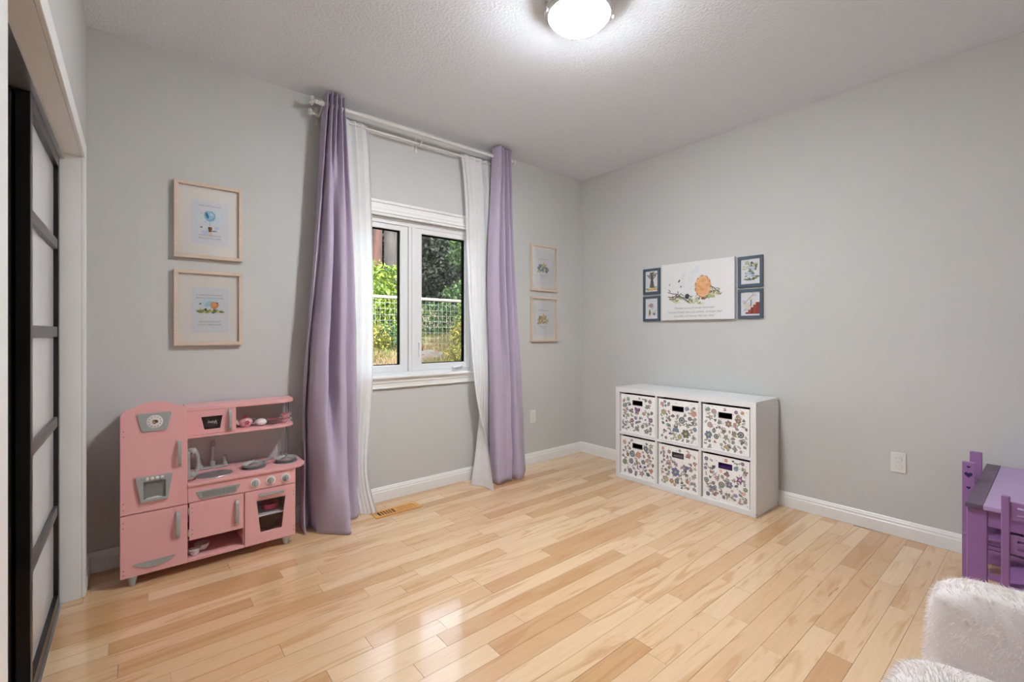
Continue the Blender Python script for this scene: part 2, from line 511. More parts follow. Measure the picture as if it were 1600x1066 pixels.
# ------------------------------------------------------------------ the room
XL = -3.672; YF = -4.05; H = 2.74                     # left wall, wall behind the camera, ceiling height
WT = 0.15
# opening of the window
WX0, WX1, WZ0, WZ1 = -2.44, -1.312, 0.885, 2.035
# opening of the closet
CY0, CY1, CZ1 = -0.268, -1.90, 2.005

floor = struct(MB().box(XL - 0.85, 0.15, YF - 0.15, 0.15, -0.12, -0.006).build('floor', M['floor']))
PW = 0.085
y_rows = [-2.535 + PW * k for k in range(-20, 31)]
rng = random.Random(21)
n_planks = 0
for y0 in sorted(y_rows, reverse=True):
    if y0 - PW > 0.0 or y0 < YF: continue
    x = XL - 0.16 - rng.random() * 0.7
    while x < 0.0:
        ln = rng.choice((0.28, 0.38, 0.5, 0.62, 0.75, 0.9, 1.05, 1.2)) * rng.uniform(0.9, 1.1)
        a, b = max(x, XL - 0.16), min(x + ln, 0.0)
        x += ln
        if b - a < 0.05: continue
        ya, yb = max(y0 - PW, YF), min(y0, 0.0)
        if yb - ya < 0.01: continue
        if not in_view([(px, py, 0) for px in (a, (a + b) / 2, b) for py in (ya, yb)]): continue
        e = 0.00005; g = 0.0006; zt = rng.uniform(-0.0003, 0.0003)
        mb = MB()
        vs = [(a + g, ya + g, -0.006), (b - g, ya + g, -0.006), (b - g, yb - g, -0.006), (a + g, yb - g, -0.006),
              (a + g, ya + g, zt - e), (b - g, ya + g, zt - e), (b - g, yb - g, zt - e), (a + g, yb - g, zt - e),
              (a + g + e, ya + g + e, zt), (b - g - e, ya + g + e, zt), (b - g - e, yb - g - e, zt), (a + g + e, yb - g - e, zt)]
        fs = [(8, 9, 10, 11)]
        for k in range(4):
            j = (k + 1) % 4
            fs += [(k, j, 4 + j, 4 + k), (4 + k, 4 + j, 8 + j, 8 + k)]
        mb.add(vs, fs)
        mb.build('plank', M['floor'], floor)
        n_planks += 1
print('planks', n_planks)

struct(MB().box(XL - 0.85, 0.15, YF - 0.15, 0.15, H, H + 0.25).build('ceiling', M['ceiling']))
w = MB()
w.box(XL - 0.85, WX0, 0, WT, -0.1, H).box(WX1, 0.15, 0, WT, -0.1, H).box(WX0, WX1, 0, WT, -0.1, WZ0).box(WX0, WX1, 0, WT, WZ1, H)
struct(w.build('wall_back', M['wall']))
struct(MB().box(0, 0.15, YF - 0.15, 0, -0.1, H).build('wall_right', M['wall']))
w = MB()
w.box(XL - 0.16, XL, CY0 + 0.014, 0, -0.1, H).box(XL - 0.16, XL, CY1, CY0 + 0.014, CZ1 + 0.014, H).box(XL - 0.16, XL, YF, CY1, -0.1, H)
w.box(XL - 0.85, XL - 0.80, YF, 0, -0.1, H)                      # back of the closet
w.box(XL - 0.80, XL - 0.16, CY1 - 0.5, CY1 - 0.45, -0.1, H)      # end of the closet
struct(w.build('wall_left', M['wall']))
# wall behind the camera
struct(MB().box(XL - 0.85, 0, YF - 0.15, YF, -0.1, H).build('wall_front', M['wall']))

# baseboards with a stepped profile
prof = [(0, 0), (0.016, 0), (0.016, 0.066), (0.0125, 0.071), (0.0125, 0.083), (0.009, 0.087), (0.007, 0.094), (0.003, 0.1), (0, 0.1)]
def board(name, p0, p1, nrm):
    mb = MB(); n = len(prof)
    vs = [(p[0] + nrm[0] * d, p[1] + nrm[1] * d, z + 0.0012) for p in (p0, p1) for d, z in prof]
    fs = [tuple(range(n)), tuple(range(2 * n - 1, n - 1, -1))] + [(i, i + n, (i + 1) % n + n, (i + 1) % n) for i in range(n)]
    return struct(mb.add(vs, fs).build(name, M['trim']))
board('baseboard_back', (XL, 0), (0, 0), (0, -1))
board('baseboard_right', (0, 0), (0, YF), (-1, 0))
board('baseboard_left', (XL, 0), (XL, CY0 + 0.072), (1, 0))
board('baseboard_front', (XL, YF), (0, YF), (0, 1))

# closet casing, jamb lining and head track
t = struct(MB().box(XL, XL + 0.013, CY0, CY0 + 0.07, 0.001, CZ1 + 0.07).build('trim_1', M['trim'], bevel=0.003))
MB().box(XL, XL + 0.013, CY1 - 0.07, CY1, 0.001, CZ1 + 0.07).build('side_casing', M['trim'], t, bevel=0.003)
MB().box(XL, XL + 0.013, CY1, CY0, CZ1, CZ1 + 0.07).build('head_casing', M['trim'], t, bevel=0.003)
MB().box(XL - 0.16, XL, CY0, CY0 + 0.014, 0.001, CZ1).build('jamb_lining', M['trim'], t)
MB().box(XL - 0.16, XL, CY1 - 0.014, CY1, 0.001, CZ1).build('jamb_lining', M['trim'], t)
MB().box(XL - 0.16, XL, CY1, CY0, CZ1, CZ1 + 0.014).build('head_lining', M['trim'], t)
MB().box(XL - 0.155, XL - 0.056, CY1, CY0, CZ1 - 0.022, CZ1).build('head_track', M['steel'], t)
MB().box(XL - 0.15, XL - 0.062, CY1, CY0, -0.0005, 0.004).build('floor_track', M['steel'], t)

# sliding closet doors: black frame, white frosted panes, four bars
def closet_door(name, xf, ya, yb, lab):
    d = struct(bpy.data.objects.new(name, None)); COL.objects.link(d); d.location = (xf - 0.017, (ya + yb) / 2, 0.006); W[d.name] = Vector(d.location)
    d['label'] = lab
    xb = xf - 0.034; z0, z1 = 0.006, CZ1 - 0.024; s = 0.042
    MB().box(xb, xf, ya, ya - s, z0, z1).build('stile', M['black'], d, bevel=0.002)
    MB().box(xb, xf, yb + s, yb, z0, z1).build('stile', M['black'], d, bevel=0.002)
    MB().box(xb, xf, yb + s, ya - s, z1 - 0.05, z1).build('rail', M['black'], d, bevel=0.002)
    MB().box(xb, xf, yb + s, ya - s, z0, z0 + 0.055).build('rail', M['black'], d, bevel=0.002)
    zs = [1.592, 1.210, 0.818, 0.432]
    edges = [z1 - 0.05] + [v for z in zs for v in (z + 0.022, z - 0.022)] + [z0 + 0.055]
    for z in zs:
        MB().box(xb + 0.006, xf - 0.003, yb + s, ya - s, z - 0.022, z + 0.022).build('bar', M['bar'], d, bevel=0.002)
    for k in range(5):
        MB().box(xb + 0.012, xf - 0.016, yb + s, ya - s, edges[2 * k + 1], edges[2 * k]).build('pane', M['frost'], d)
    return d
closet_door('door_1', -3.742, -0.271, -1.0, 'black framed sliding closet door with frosted white panes')
closet_door('door_2', -3.784, -0.285, -1.014, 'second sliding closet door behind the first one')

# ------------------------------------------------------------------ the window
win = struct(MB().ring([(WX0, WZ0), (WX1, WZ0), (WX1, WZ1), (WX0, WZ1)], [(WX0 + .035, WZ0 + .03), (WX1 - .035, WZ0 + .03), (WX1 - .035, WZ1 - .035), (WX0 + .035, WZ1 - .035)], 0.02, 0.12).build('window_1', M['vinyl'], bevel=0.003))
MB().box(-1.905, -1.845, 0.016, 0.12, WZ0 + .03, WZ1 - .035).box(-1.882, -1.868, 0.010, 0.018, WZ0 + .03, WZ1 - .035).build('mullion', M['vinyl'], win, bevel=0.003)
for gx0, gx1, rs in ((-2.36, -1.966, False), (-1.791, -1.394, True)):
    gz0, gz1 = (0.966, 1.963)
    ox0, ox1 = (gx0 - 0.045, -1.905) if not rs else (-1.845, gx1 + 0.047)
    oz0, oz1 = WZ0 + 0.03, WZ1 - 0.035
    sash = MB().ring([(ox0, oz0), (ox1, oz0), (ox1, oz1), (ox0, oz1)], [(gx0, gz0), (gx1, gz0), (gx1, gz1), (gx0, gz1)], 0.03 if not rs else 0.024, 0.085).build('sash', M['vinyl'], win, bevel=0.004)
    MB().ring([(gx0 - .001, gz0 - .001), (gx1 + .001, gz0 - .001), (gx1 + .001, gz1 + .001), (gx0 - .001, gz1 + .001)], [(gx0 + .006, gz0 + .005), (gx1 - .006, gz0 + .005), (gx1 - .006, gz1 - .006), (gx0 + .006, gz1 - .006)], 0.042, 0.075).build('gasket', M['gasket'], sash)
    MB().box(gx0 + .004, gx1 - .004, 0.056, 0.061, gz0 + .004, gz1 - .004).build('pane', M['glass'], sash)
    if rs:
        MB().add([(gx0 + .004, 0.072, gz0 + .004), (gx1 - .004, 0.072, gz0 + .004), (gx1 - .004, 0.072, gz1 - .004), (gx0 + .004, 0.072, gz1 - .004)], [(0, 1, 2, 3)]).build('insect_screen', M['screen'], sash)
        for cz in (1.80, 1.075):
            MB().ring([(gx0 + .004, cz - .012), (gx0 + .030, cz - .012), (gx0 + .030, cz + .012), (gx0 + .004, cz + .012)], [(gx0 + .008, cz - .007), (gx0 + .025, cz - .007), (gx0 + .025, cz + .007), (gx0 + .008, cz + .007)], 0.062, 0.068).build('screen_clip', M['gasket'], sash)
        hb = MB().box(-1.52, -1.42, 0.006, 0.026, 0.917, 0.931)
        hb.build('crank_base', M['vinyl'], win, bevel=0.004)
        MB().tube([(-1.435, 0.004, 0.934), (-1.46, -0.008, 0.938), (-1.50, -0.008, 0.932), (-1.53, -0.004, 0.926)], [.007, .008, .007, .008], 8).build('crank_handle', M['vinyl'], win, smooth=True)
        MB().box(-1.822, -1.812, 0.010, 0.024, 1.02, 1.13).build('sash_lock', M['vinyl'], win, bevel=0.003)

# casing round the window, stepped head and sill
def cas(name, x0, x1, z0, z1, parent):
    return MB().box(x0, x1, -0.016, 0, z0, z1).build(name, M['trim'], parent, bevel=0.003)
tw = struct(MB().box(WX0 - .09, WX1 + .09, -0.020, 0, 2.062, 2.135).box(WX0 - .10, WX1 + .10, -0.030, 0, 2.128, 2.148).box(WX0 - .09, WX1 + .09, -0.026, 0, 2.040, 2.058).box(WX0 - .09, WX1 + .09, -0.022, 0, 2.085, 2.10).build('trim_2', M['trim'], bevel=0.003))
cas('side_casing', WX0 - .085, WX0, 0.9, 2.04, tw)
cas('side_casing', WX1, WX1 + .085, 0.9, 2.04, tw)
MB().box(WX0 - .11, WX1 + .11, -0.040, 0.02, 0.874, 0.893).build('sill', M['trim'], tw, bevel=0.006)
MB().box(WX0 - .09, WX1 + .09, -0.020, 0, 0.842, 0.874).box(WX0 - .085, WX1 + .085, -0.013, 0, 0.803, 0.842).box(WX0 - .085, WX1 + .085, -0.018, 0, 0.803, 0.814).build('apron', M['trim'], tw, bevel=0.003)
for xa, xb in ((WX0, WX0 + .004), (WX1 - .004, WX1)):
    MB().box(xa, xb, 0, 0.02, 0.9, WZ1).build('jamb_lining', M['trim'], tw)
MB().box(WX0, WX1, 0, 0.02, WZ1 - .004, WZ1 + .006).build('head_lining', M['trim'], tw)

# ------------------------------------------------------------------ ceiling light
LX, LY = -1.905, -1.685
lamp = thing('ceiling_light', (LX, LY, H), 'round frosted glass ceiling light with steel clips', 'ceiling light')
MB().lathe([(0.0, H - .001), (0.075, H - .001), (0.082, H - .006), (0.082, H - .03), (0.072, H - .036), (0, H - .036)], (LX, LY, 0), 40).build('mounting_pan', M['white_rod'], lamp, smooth=True)
MB().lathe([(0.152, H - .058), (0.150, H - .064), (0.143, H - .074), (0.140, H - .074), (0.146, H - .064), (0.147, H - .058), (0.152, H - .058)], (LX, LY, 0), 48).build('glass_shoulder', M['frost'], lamp, smooth=True)
bp_ = [(0.1415, H - .0745), (0.135, H - .083), (0.112, H - .104), (0.082, H - .122), (0.045, H - .133), (0.0, H - .137)]
MB().lathe(bp_, (LX, LY, 0), 48).build('glass_bowl', M['lamp'], lamp, smooth=True, autosmooth=False)
for sx in (-.045, .045):
    MB().lathe([(.012, H - .037), (.013, H - .050), (.024, H - .062), (.028, H - .078), (.022, H - .092), (0, H - .100)], (LX + sx, LY, 0), 16).build('bulb', M['bulb'], lamp, smooth=True)
MB().lathe([(0.139, H - .050), (0.160, H - .050), (0.162, H - .054), (0.158, H - .058), (0.139, H - .056), (0.139, H - .050)], (LX, LY, 0), 48).build('glass_rim', M['frost'], lamp, smooth=True)
for k in range(3):
    a = R((156, -38, 54)[k])
    cx, cy = LX + 0.160 * math.cos(a), LY + 0.160 * math.sin(a)
    MB().tube([(LX + .075 * math.cos(a), LY + .075 * math.sin(a), H - .03), (cx, cy, H - .038), (cx, cy, H - .062)], 0.004, 8).lathe([(0, H - .060), (0.007, H - .063), (0.009, H - .070), (0.006, H - .078), (0, H - .080)], (cx, cy, 0), 12).build('clip', M['steel'], lamp, smooth=True)

# ------------------------------------------------------------------ wall plates
def outlet(wall, c, label):
    o = thing('wall_outlet', c, label, 'outlet', local=True)
    MB().prism(rrect(-.036, .036, -.059, .059, .006), -0.006, 0).build('cover_plate', M['outlet'], o, bevel=0.002)
    for z in (.021, -.021):
        r_ = MB().prism(rrect(-.017, .017, z - .014, z + .014, .007), -0.010, -0.005).build('receptacle', M['outlet'], o, bevel=0.0015)
        for sx in (-.007, .007):
            MB().box(sx - .0009, sx + .0009, -.0104, -.0098, z + .001, z + .007).build('slot', M['grey_cloth'], r_)
    MB().lathe([(0, .0075), (.003, .0072), (.0035, .006)], (0, 0, 0.0), 10, 'y').build('screw', M['steel'], o, smooth=True)
    if wall == 'right': o.rotation_euler = (0, 0, R(-90))
    return o
outlet('back', (-0.668, 0.0, 0.432), 'white wall outlet on the window wall right of the curtains')
outlet('right', (0.0, -2.488, 0.436), 'white wall outlet on the right wall above the baseboard, left of the purple table')

# ------------------------------------------------------------------ floor register
fv = thing('floor_register', (-2.12, -0.225, 0.0005), 'small golden oak floor vent with slots by the sheer curtain', 'floor vent')
vx0, vx1, vy0, vy1 = -2.285, -1.955, -0.284, -0.17
MB().ring([(vx0, vy0), (vx1, vy0), (vx1, vy1), (vx0, vy1)], [(vx0 + .035, vy0 + .025), (vx1 - .035, vy0 + .025), (vx1 - .035, vy1 - .025), (vx0 + .035, vy1 - .025)], 0.0005, 0.006, 'z').build('vent_frame', M['vent_wood'], fv, bevel=0.002)
MB().box(-2.135, -2.105, vy0 + .025, vy1 - .025, 0.001, 0.006).build('centre_bar', M['vent_wood'], fv)
MB().box(vx0 + .035, -2.135, vy0 + .025, vy1 - .025, 0.0006, 0.0012).build('duct_shade_sheet', M['dark'], fv)  # near-black sheet under the slats: painted shade, the floor has no hole
MB().box(-2.105, vx1 - .035, vy0 + .025, vy1 - .025, 0.0006, 0.003).build('damper', M['vent_wood'], fv)
for a0, a1, n in ((vx0 + .035, -2.135, 6), (-2.105, vx1 - .035, 6)):
    st = (a1 - a0) / n
    for k in range(1, n):
        MB().box(a0 + st * k - .0048, a0 + st * k + .0048, vy0 + .025, vy1 - .025, 0.0012, 0.0058).build('slat', M['vent_wood'], fv)
# ------------------------------------------------------------------ curtain rods
def finial(mb, c, s=1.0):
    """A faceted leaf-cluster finial at the left end of a rod."""
    x, y, z = c
    mb.lathe([(0, 0.0), (.012 * s, .002), (.014 * s, .012), (.009 * s, .018)], (x, y, z), 12, 'x')
    for k in range(6):
        a = 2 * math.pi * k / 6
        dy, dz = math.cos(a), math.sin(a)
        p = [(x - .014 * s, y, z), (x - .030 * s, y + dy * .030 * s, z + dz * .030 * s), (x - .052 * s, y + dy * .022 * s, z + dz * .022 * s), (x - .050 * s, y, z),
             (x - .032 * s, y + dy * .016 * s - dz * .012 * s, z + dz * .016 * s + dy * .012 * s), (x - .032 * s, y + dy * .016 * s + dz * .012 * s, z + dz * .016 * s - dy * .012 * s)]
        mb.add(p, [(0, 1, 4), (1, 2, 4), (2, 3, 4), (3, 0, 4), (1, 0, 5), (2, 1, 5), (3, 2, 5), (0, 3, 5)])
    return mb
RY, RZ = -0.125, 2.655; SY, SZ = -0.062, 2.607
rod = thing('curtain_rod', (-1.85, RY, RZ), 'thick white curtain rod carrying the two lilac curtains above the window', 'curtain rod')
MB().lathe([(.0135, 0), (.0135, -.83)], (-2.60, RY, RZ), 16, 'x').build('rod_tube', M['white_rod'], rod, smooth=True)
MB().lathe([(.0115, 0), (.0115, -.79)], (-1.80, RY, RZ), 16, 'x').build('rod_tube', M['white_rod'], rod, smooth=True)
finial(MB(), (-2.60, RY, RZ)).build('finial', M['white_rod'], rod)
MB().lathe([(0, .0), (.018, -.004), (.020, -.016), (.012, -.026), (0, -.028)], (-1.008, RY, RZ), 14, 'x').build('finial', M['white_rod'], rod, smooth=True)
rod2 = thing('curtain_rod', (-1.85, SY, SZ), 'thin white rod close to the wall carrying the two sheer curtains', 'curtain rod')
MB().lathe([(.0075, 0), (.0075, -1.5)], (-2.60, SY, SZ), 12, 'x').build('rod_tube', M['white_rod'], rod2, smooth=True)
finial(MB(), (-2.60, SY, SZ), 0.8).build('finial', M['white_rod'], rod2)
MB().lathe([(0, .0), (.012, -.004), (.013, -.012), (0, -.018)], (-1.10, SY, SZ), 12, 'x').build('finial', M['white_rod'], rod2, smooth=True)
for bx in (-2.575, -1.856, -1.135):
    MB().box(bx - .010, bx + .010, -0.004, -0.0005, RZ - .10, RZ + .02).build('wall_plate', M['white_rod'], rod, bevel=.001)
    MB().tube([(bx, -.002, RZ - .035), (bx, SY - .004, RZ - .062), (bx, RY, RZ - .022)], .0055, 8).lathe([(.0165, -.008), (.0165, .008)], (bx, RY, RZ), 14, 'x').build('bracket', M['white_rod'], rod, smooth=True)

# ------------------------------------------------------------------ curtains
def cat(ps, n):
    """Catmull-Rom through control points, n samples per span."""
    out = []
    m = len(ps)
    for i in range(m - 1):
        p0, p1, p2, p3 = ps[max(i - 1, 0)], ps[i], ps[i + 1], ps[min(i + 2, m - 1)]
        for k in range(n):
            t = k / n
            out.append(tuple(0.5 * (2 * p1[j] + (p2[j] - p0[j]) * t + (2 * p0[j] - 5 * p1[j] + 4 * p2[j] - p3[j]) * t * t + (3 * p1[j] - p0[j] - 3 * p2[j] + p3[j]) * t ** 3) for j in range(len(p1))))
    out.append(tuple(ps[-1]))
    return out
def drape(levels, ns=6, nz=10):
    """levels: list of (z, [(x,y), ...]) from top to bottom with equal point counts."""
    lv = [[(x, y, z[i] if isinstance(z, (list, tuple)) else z) for i, (x, y) in enumerate(pts)] for z, pts in levels]
    cols = list(zip(*lv))
    rows = list(zip(*[cat(list(c), nz) for c in cols]))
    return [cat(list(r), ns) for r in rows]
def wrinkle(rows, amp, seed):
    from mathutils import noise
    out = []
    for r in rows:
        q = []
        for x, y, z in r:
            k = min(1, max(0, (1.6 - z) / 1.6))
            n = noise.noise(Vector((x * 9 + seed, y * 9, z * 3.1))) * 0.7 + noise.noise(Vector((x * 22 + seed, y * 22, z * 9))) * 0.3
            q.append((x + n * amp * (0.3 + k), y - n * amp * (0.3 + k), max(z, 0.003)))
        out.append(q)
    return out
def grommets(o, spots):
    for x, y, tilt in spots:
        g = MB().ring([(.026 * math.cos(R(a)), .026 * math.sin(R(a))) for a in range(0, 360, 24)], [(.018 * math.cos(R(a)), .018 * math.sin(R(a))) for a in range(0, 360, 24)], -0.003, 0.003, 'x').build('grommet', M['steel'], o, bevel=0.001)
        g.location = Vector((x, y, RZ)) - W[o.name]; g.rotation_euler = (0, 0, tilt)
ZT = 2.726
# left lilac curtain
tops = [(-2.556, -.075), (-2.548, -.172), (-2.531, -.080), (-2.522, -.176), (-2.505, -.082), (-2.494, -.176), (-2.478, -.084), (-2.467, -.172), (-2.449, -.086), (-2.440, -.150), (-2.432, -.080)]
mid1 = [(-2.610, -.075), (-2.616, -.150), (-2.590, -.120), (-2.575, -.205), (-2.535, -.215), (-2.520, -.130), (-2.492, -.225), (-2.455, -.215), (-2.430, -.140), (-2.392, -.165), (-2.366, -.095)]
mid2 = [(-2.668, -.070), (-2.680, -.155), (-2.660, -.105), (-2.655, -.215), (-2.590, -.270), (-2.555, -.170), (-2.515, -.280), (-2.470, -.250), (-2.450, -.160), (-2.390, -.190), (-2.345, -.100)]
low1 = [(-2.682, -.075), (-2.694, -.190), (-2.665, -.095), (-2.655, -.215), (-2.610, -.320), (-2.560, -.345), (-2.500, -.345), (-2.465, -.250), (-2.440, -.160), (-2.385, -.190), (-2.340, -.105)]
bot = [(-2.690, -.085), (-2.705, -.240), (-2.655, -.100), (-2.640, -.215), (-2.640, -.262), (-2.570, -.335), (-2.500, -.395), (-2.470, -.250), (-2.425, -.190), (-2.380, -.190), (-2.345, -.110)]
rows = drape([(ZT, tops), (2.45, [((a[0] * .75 + b[0] * .25), (a[1] * .75 + b[1] * .25)) for a, b in zip(tops, mid1)]), (1.72, mid1), (0.90, mid2), (0.35, low1), (0.004, bot)])
cl = thing('lilac_curtain', (-2.53, -.18, 0), 'long lilac linen curtain on the left of the window, beside the pink play kitchen', 'curtain', 'lilac curtains')
MB().grid(wrinkle(rows, .010, 3)).build('cloth', M['lilac'], cl, smooth=True, autosmooth=False, thick=.003)
grommets(cl, [(-2.54, RY, 0.2), (-2.512, RY, -0.2), (-2.486, RY, 0.2), (-2.458, RY, -0.2)])
# right lilac curtain
tops = [(-1.222, -.110), (-1.206, -.185), (-1.182, -.190), (-1.166, -.075), (-1.146, -.180), (-1.122, -.080), (-1.104, -.178), (-1.084, -.082), (-1.066, -.175), (-1.050, -.085)]
mid1 = [(-1.274, -.120), (-1.262, -.185), (-1.212, -.200), (-1.182, -.090), (-1.150, -.200), (-1.100, -.100), (-1.075, -.190), (-1.040, -.090), (-1.015, -.160), (-1.000, -.075)]
mid2 = [(-1.262, -.130), (-1.258, -.200), (-1.200, -.220), (-1.150, -.195), (-1.122, -.230), (-1.098, -.130), (-1.060, -.220), (-1.000, -.180), (-.935, -.150), (-.890, -.075)]
bot = [(-1.270, -.150), (-1.278, -.252), (-1.220, -.265), (-1.165, -.255), (-1.130, -.265), (-1.112, -.170), (-1.080, -.272), (-1.020, -.262), (-.935, -.190), (-.850, -.110)]
rows = drape([(ZT, tops), (2.45, [((a[0] * .78 + b[0] * .22), (a[1] * .78 + b[1] * .22)) for a, b in zip(tops, mid1)]), (1.72, mid1), (0.80, mid2), (0.004, bot)])
cr_ = thing('lilac_curtain', (-1.12, -.18, 0), 'long lilac linen curtain on the right of the window, beside the small pale framed prints', 'curtain', 'lilac curtains')
MB().grid(wrinkle(rows, .007, 11)).build('cloth', M['lilac'], cr_, smooth=True, autosmooth=False, thick=.003)
grommets(cr_, [(-1.205, RY, 0.15), (-1.155, RY, -0.2), (-1.113, RY, 0.2), (-1.075, RY, -0.2)])
# left sheer
def zig(x0, x1, n, yc, a): return [(x0 + (x1 - x0) * (i + .35 * math.sin(i * 2.4)) / (n - 1), yc + a * math.sin(i * 1.9 + .6 * math.sin(i))) for i in range(n)]
s0 = zig(-2.44, -2.252, 13, SY, .010)
s1 = zig(-2.42, -2.238, 13, -.072, .009)
s2 = zig(-2.40, -2.222, 13, -.078, .008)
s3 = [(x, -.10 - .05 * (i / 12) + (.006 if i % 2 else -.006)) for i, (x, y) in enumerate(zig(-2.40, -2.285, 13, 0, 0))]
s4 = [(x, -.12 - .085 * (i / 12) + (.005 if i % 2 else -.005)) for i, (x, y) in enumerate(zig(-2.38, -2.245, 13, 0, 0))]
rows = drape([(SZ + .022, s0), (2.3, s1), (1.7, s2), (0.86, s2), (0.30, s3), (0.004, s4)], 4, 8)
sl = thing('sheer_curtain', (-2.32, -.10, 0), 'white sheer curtain at the left side of the window', 'curtain', 'sheer curtains')
MB().grid(rows).build('cloth', M['sheer'], sl, smooth=True, autosmooth=False)
# right sheer, its free edge twisted towards the room at the bottom
s0 = zig(-1.492, -1.200, 15, SY, .010)
s1 = zig(-1.462, -1.190, 15, -.076, .009)
s2 = zig(-1.440, -1.19, 15, -.080, .009)
s25 = [(-1.425 + .20 * (i / 14), -.150 + .065 * (i / 14) + (.006 if i % 2 else -.006)) for i in range(15)]
s3 = cat([(-1.345, -.215), (-1.325, -.185), (-1.352, -.14), (-1.375, -.11), (-1.335, -.09), (-1.27, -.085), (-1.24, -.08), (-1.22, -.08)], 2)
s4 = cat([(-1.404, -.381), (-1.390, -.300), (-1.395, -.220), (-1.443, -.135), (-1.40, -.105), (-1.33, -.09), (-1.28, -.085), (-1.24, -.085)], 2)
rows = drape([(SZ + .022, s0), (2.3, s1), (1.7, s2), (0.80, s25), (0.32, s3), (0.004, s4)], 4, 8)
sr = thing('sheer_curtain', (-1.33, -.12, 0), 'white sheer curtain at the right side of the window, twisted at its foot', 'curtain', 'sheer curtains')
MB().grid(rows).build('cloth', M['sheer'], sr, smooth=True, autosmooth=False)

# ------------------------------------------------------------------ flat prints: shapes laid on paper
class Art:
    """Flat coloured shapes in (a, b) coordinates on a vertical plane; each later shape lies a hair in front of the last."""
    def __init__(self, wall, depth):
        self.mb = MB(); self.wall = wall; self.d = self.d0 = depth; self.rng = random.Random(5)
    def P(self, a, b):
        self_d = self.d
        return (a, self_d, b) if self.wall == 'back' else (self_d, -a, b)
    def poly(self, pts, rgb):
        self.d -= 0.00001
        self.mb.add([self.P(a, b) for a, b in pts], [tuple(range(len(pts)))], ink(rgb)); return self
    def blob(self, a, b, ra, rb, rgb, rot=0.0, n=12, rough=0.0):
        c, s = math.cos(rot), math.sin(rot); out = []
        for k in range(n):
            q = 2 * math.pi * k / n; f = 1 + self.rng.uniform(-rough, rough)
            x, y = ra * math.cos(q) * f, rb * math.sin(q) * f
            out.append((a + x * c - y * s, b + x * s + y * c))
        return self.poly(out, rgb)
    def leaf(self, a, b, ln, wd, rot, rgb):
        c, s = math.cos(rot), math.sin(rot)
        pts = [(0, 0), (ln * .35, wd / 2), (ln * .7, wd * .36), (ln, 0), (ln * .7, -wd * .36), (ln * .35, -wd / 2)]
        return self.poly([(a + x * c - y * s, b + x * s + y * c) for x, y in pts], rgb)
    def stroke(self, pts, w, rgb):
        L_, R_ = [], []
        for i, p in enumerate(pts):
            q0, q1 = pts[max(i - 1, 0)], pts[min(i + 1, len(pts) - 1)]
            dx, dy = q1[0] - q0[0], q1[1] - q0[1]; l = math.hypot(dx, dy) or 1
            L_.append((p[0] - dy / l * w / 2, p[1] + dx / l * w / 2)); R_.append((p[0] + dy / l * w / 2, p[1] - dx / l * w / 2))
        self.d -= 0.00001
        n = len(pts)
        self.mb.add([self.P(*q) for q in L_ + R_], [(i, i + 1, n + i + 1, n + i) for i in range(n - 1)], ink(rgb)); return self
    def star(self, a, b, r, rgb, rot=0.0, n=5, inner=0.45):
        return self.poly([(a + (r if k % 2 == 0 else r * inner) * math.cos(rot + math.pi * k / n), b + (r if k % 2 == 0 else r * inner) * math.sin(rot + math.pi * k / n)) for k in range(2 * n)], rgb)
    def reset(self): self.d = self.d0
    def build(self, name, parent): return tag(self.mb.build(name, None, parent), kind='stuff')

def text(body, size, a, b, wall, depth, parent, rgb=(158, 156, 162), shear=0.0, width=None, name='lettering'):
    cu = bpy.data.curves.new('text', 'FONT'); cu.body = body; cu.size = size; cu.align_x = 'CENTER'; cu.align_y = 'CENTER'; cu.shear = shear
    cu.resolution_u = 2
    tmp = bpy.data.objects.new('text', cu); COL.objects.link(tmp)
    dg = bpy.context.evaluated_depsgraph_get()
    me = bpy.data.meshes.new_from_object(tmp.evaluated_get(dg))
    bpy.data.objects.remove(tmp)
    me.materials.clear(); me.materials.append(ink(rgb))
    vs = [v.co.copy() for v in me.vertices]
    k = 1.0
    if width and vs: k = width / (max(v.x for v in vs) - min(v.x for v in vs))
    for v in me.vertices:
        x, y = v.co.x * k, v.co.y
        v.co = (x, 0, y) if wall == 'back' else (0, -x, y)
    me.name = name
    o = bpy.data.objects.new(name, me); COL.objects.link(o)
    o.parent = parent
    c = Vector((a, depth, b)) if wall == 'back' else Vector((depth, -a, b))
    o.location = c - W[parent.name]; W[o.name] = c
    return o

def framed(wall, a0, a1, b0, b1, fw, fd, frame_mat, label, group, mat=True, name='framed_print', paper=None):
    """A picture frame on a wall; a runs to the right as seen in the room."""
    ca, cb = (a0 + a1) / 2, b0
    loc = (ca, 0, cb) if wall == 'back' else (0, -ca, cb)
    t = thing(name, loc, label, 'picture', group)
    ax = 'y' if wall == 'back' else 'x'
    sg = (lambda p: p) if wall == 'back' else (lambda p: (-p[0], p[1]))
    O = [(a0, b0), (a1, b0), (a1, b1), (a0, b1)]; I = [(a0 + fw, b0 + fw), (a1 - fw, b0 + fw), (a1 - fw, b1 - fw), (a0 + fw, b1 - fw)]
    for k in range(4):
        j = (k + 1) % 4
        MB().prism([sg(p) for p in (O[k], O[j], I[j], I[k])], -fd, -0.001, ax).build('frame_rail', frame_mat, t, bevel=.0015)
    MB().prism([sg(p) for p in I], -fd * .45, -0.002, ax).build('mat_board' if mat else 'print_paper', M['mat_board'] if mat else M['paper'], t)
    t2 = t
    if paper:
        p0, p1, q0, q1 = paper
        MB().prism([sg(p) for p in ((p0, q0), (p1, q0), (p1, q1), (p0, q1))], -fd * .45 - .0012, -fd * .45, ax).build('print_paper', M['paper'], t)
    MB().prism([sg(p) for p in I], -fd * .45 - .006, -fd * .45 - .0045, ax).build('glazing', M['picture_glass'], t)
    return t, -fd * .45 - (.0014 if paper else .0002)

FD = 0.030
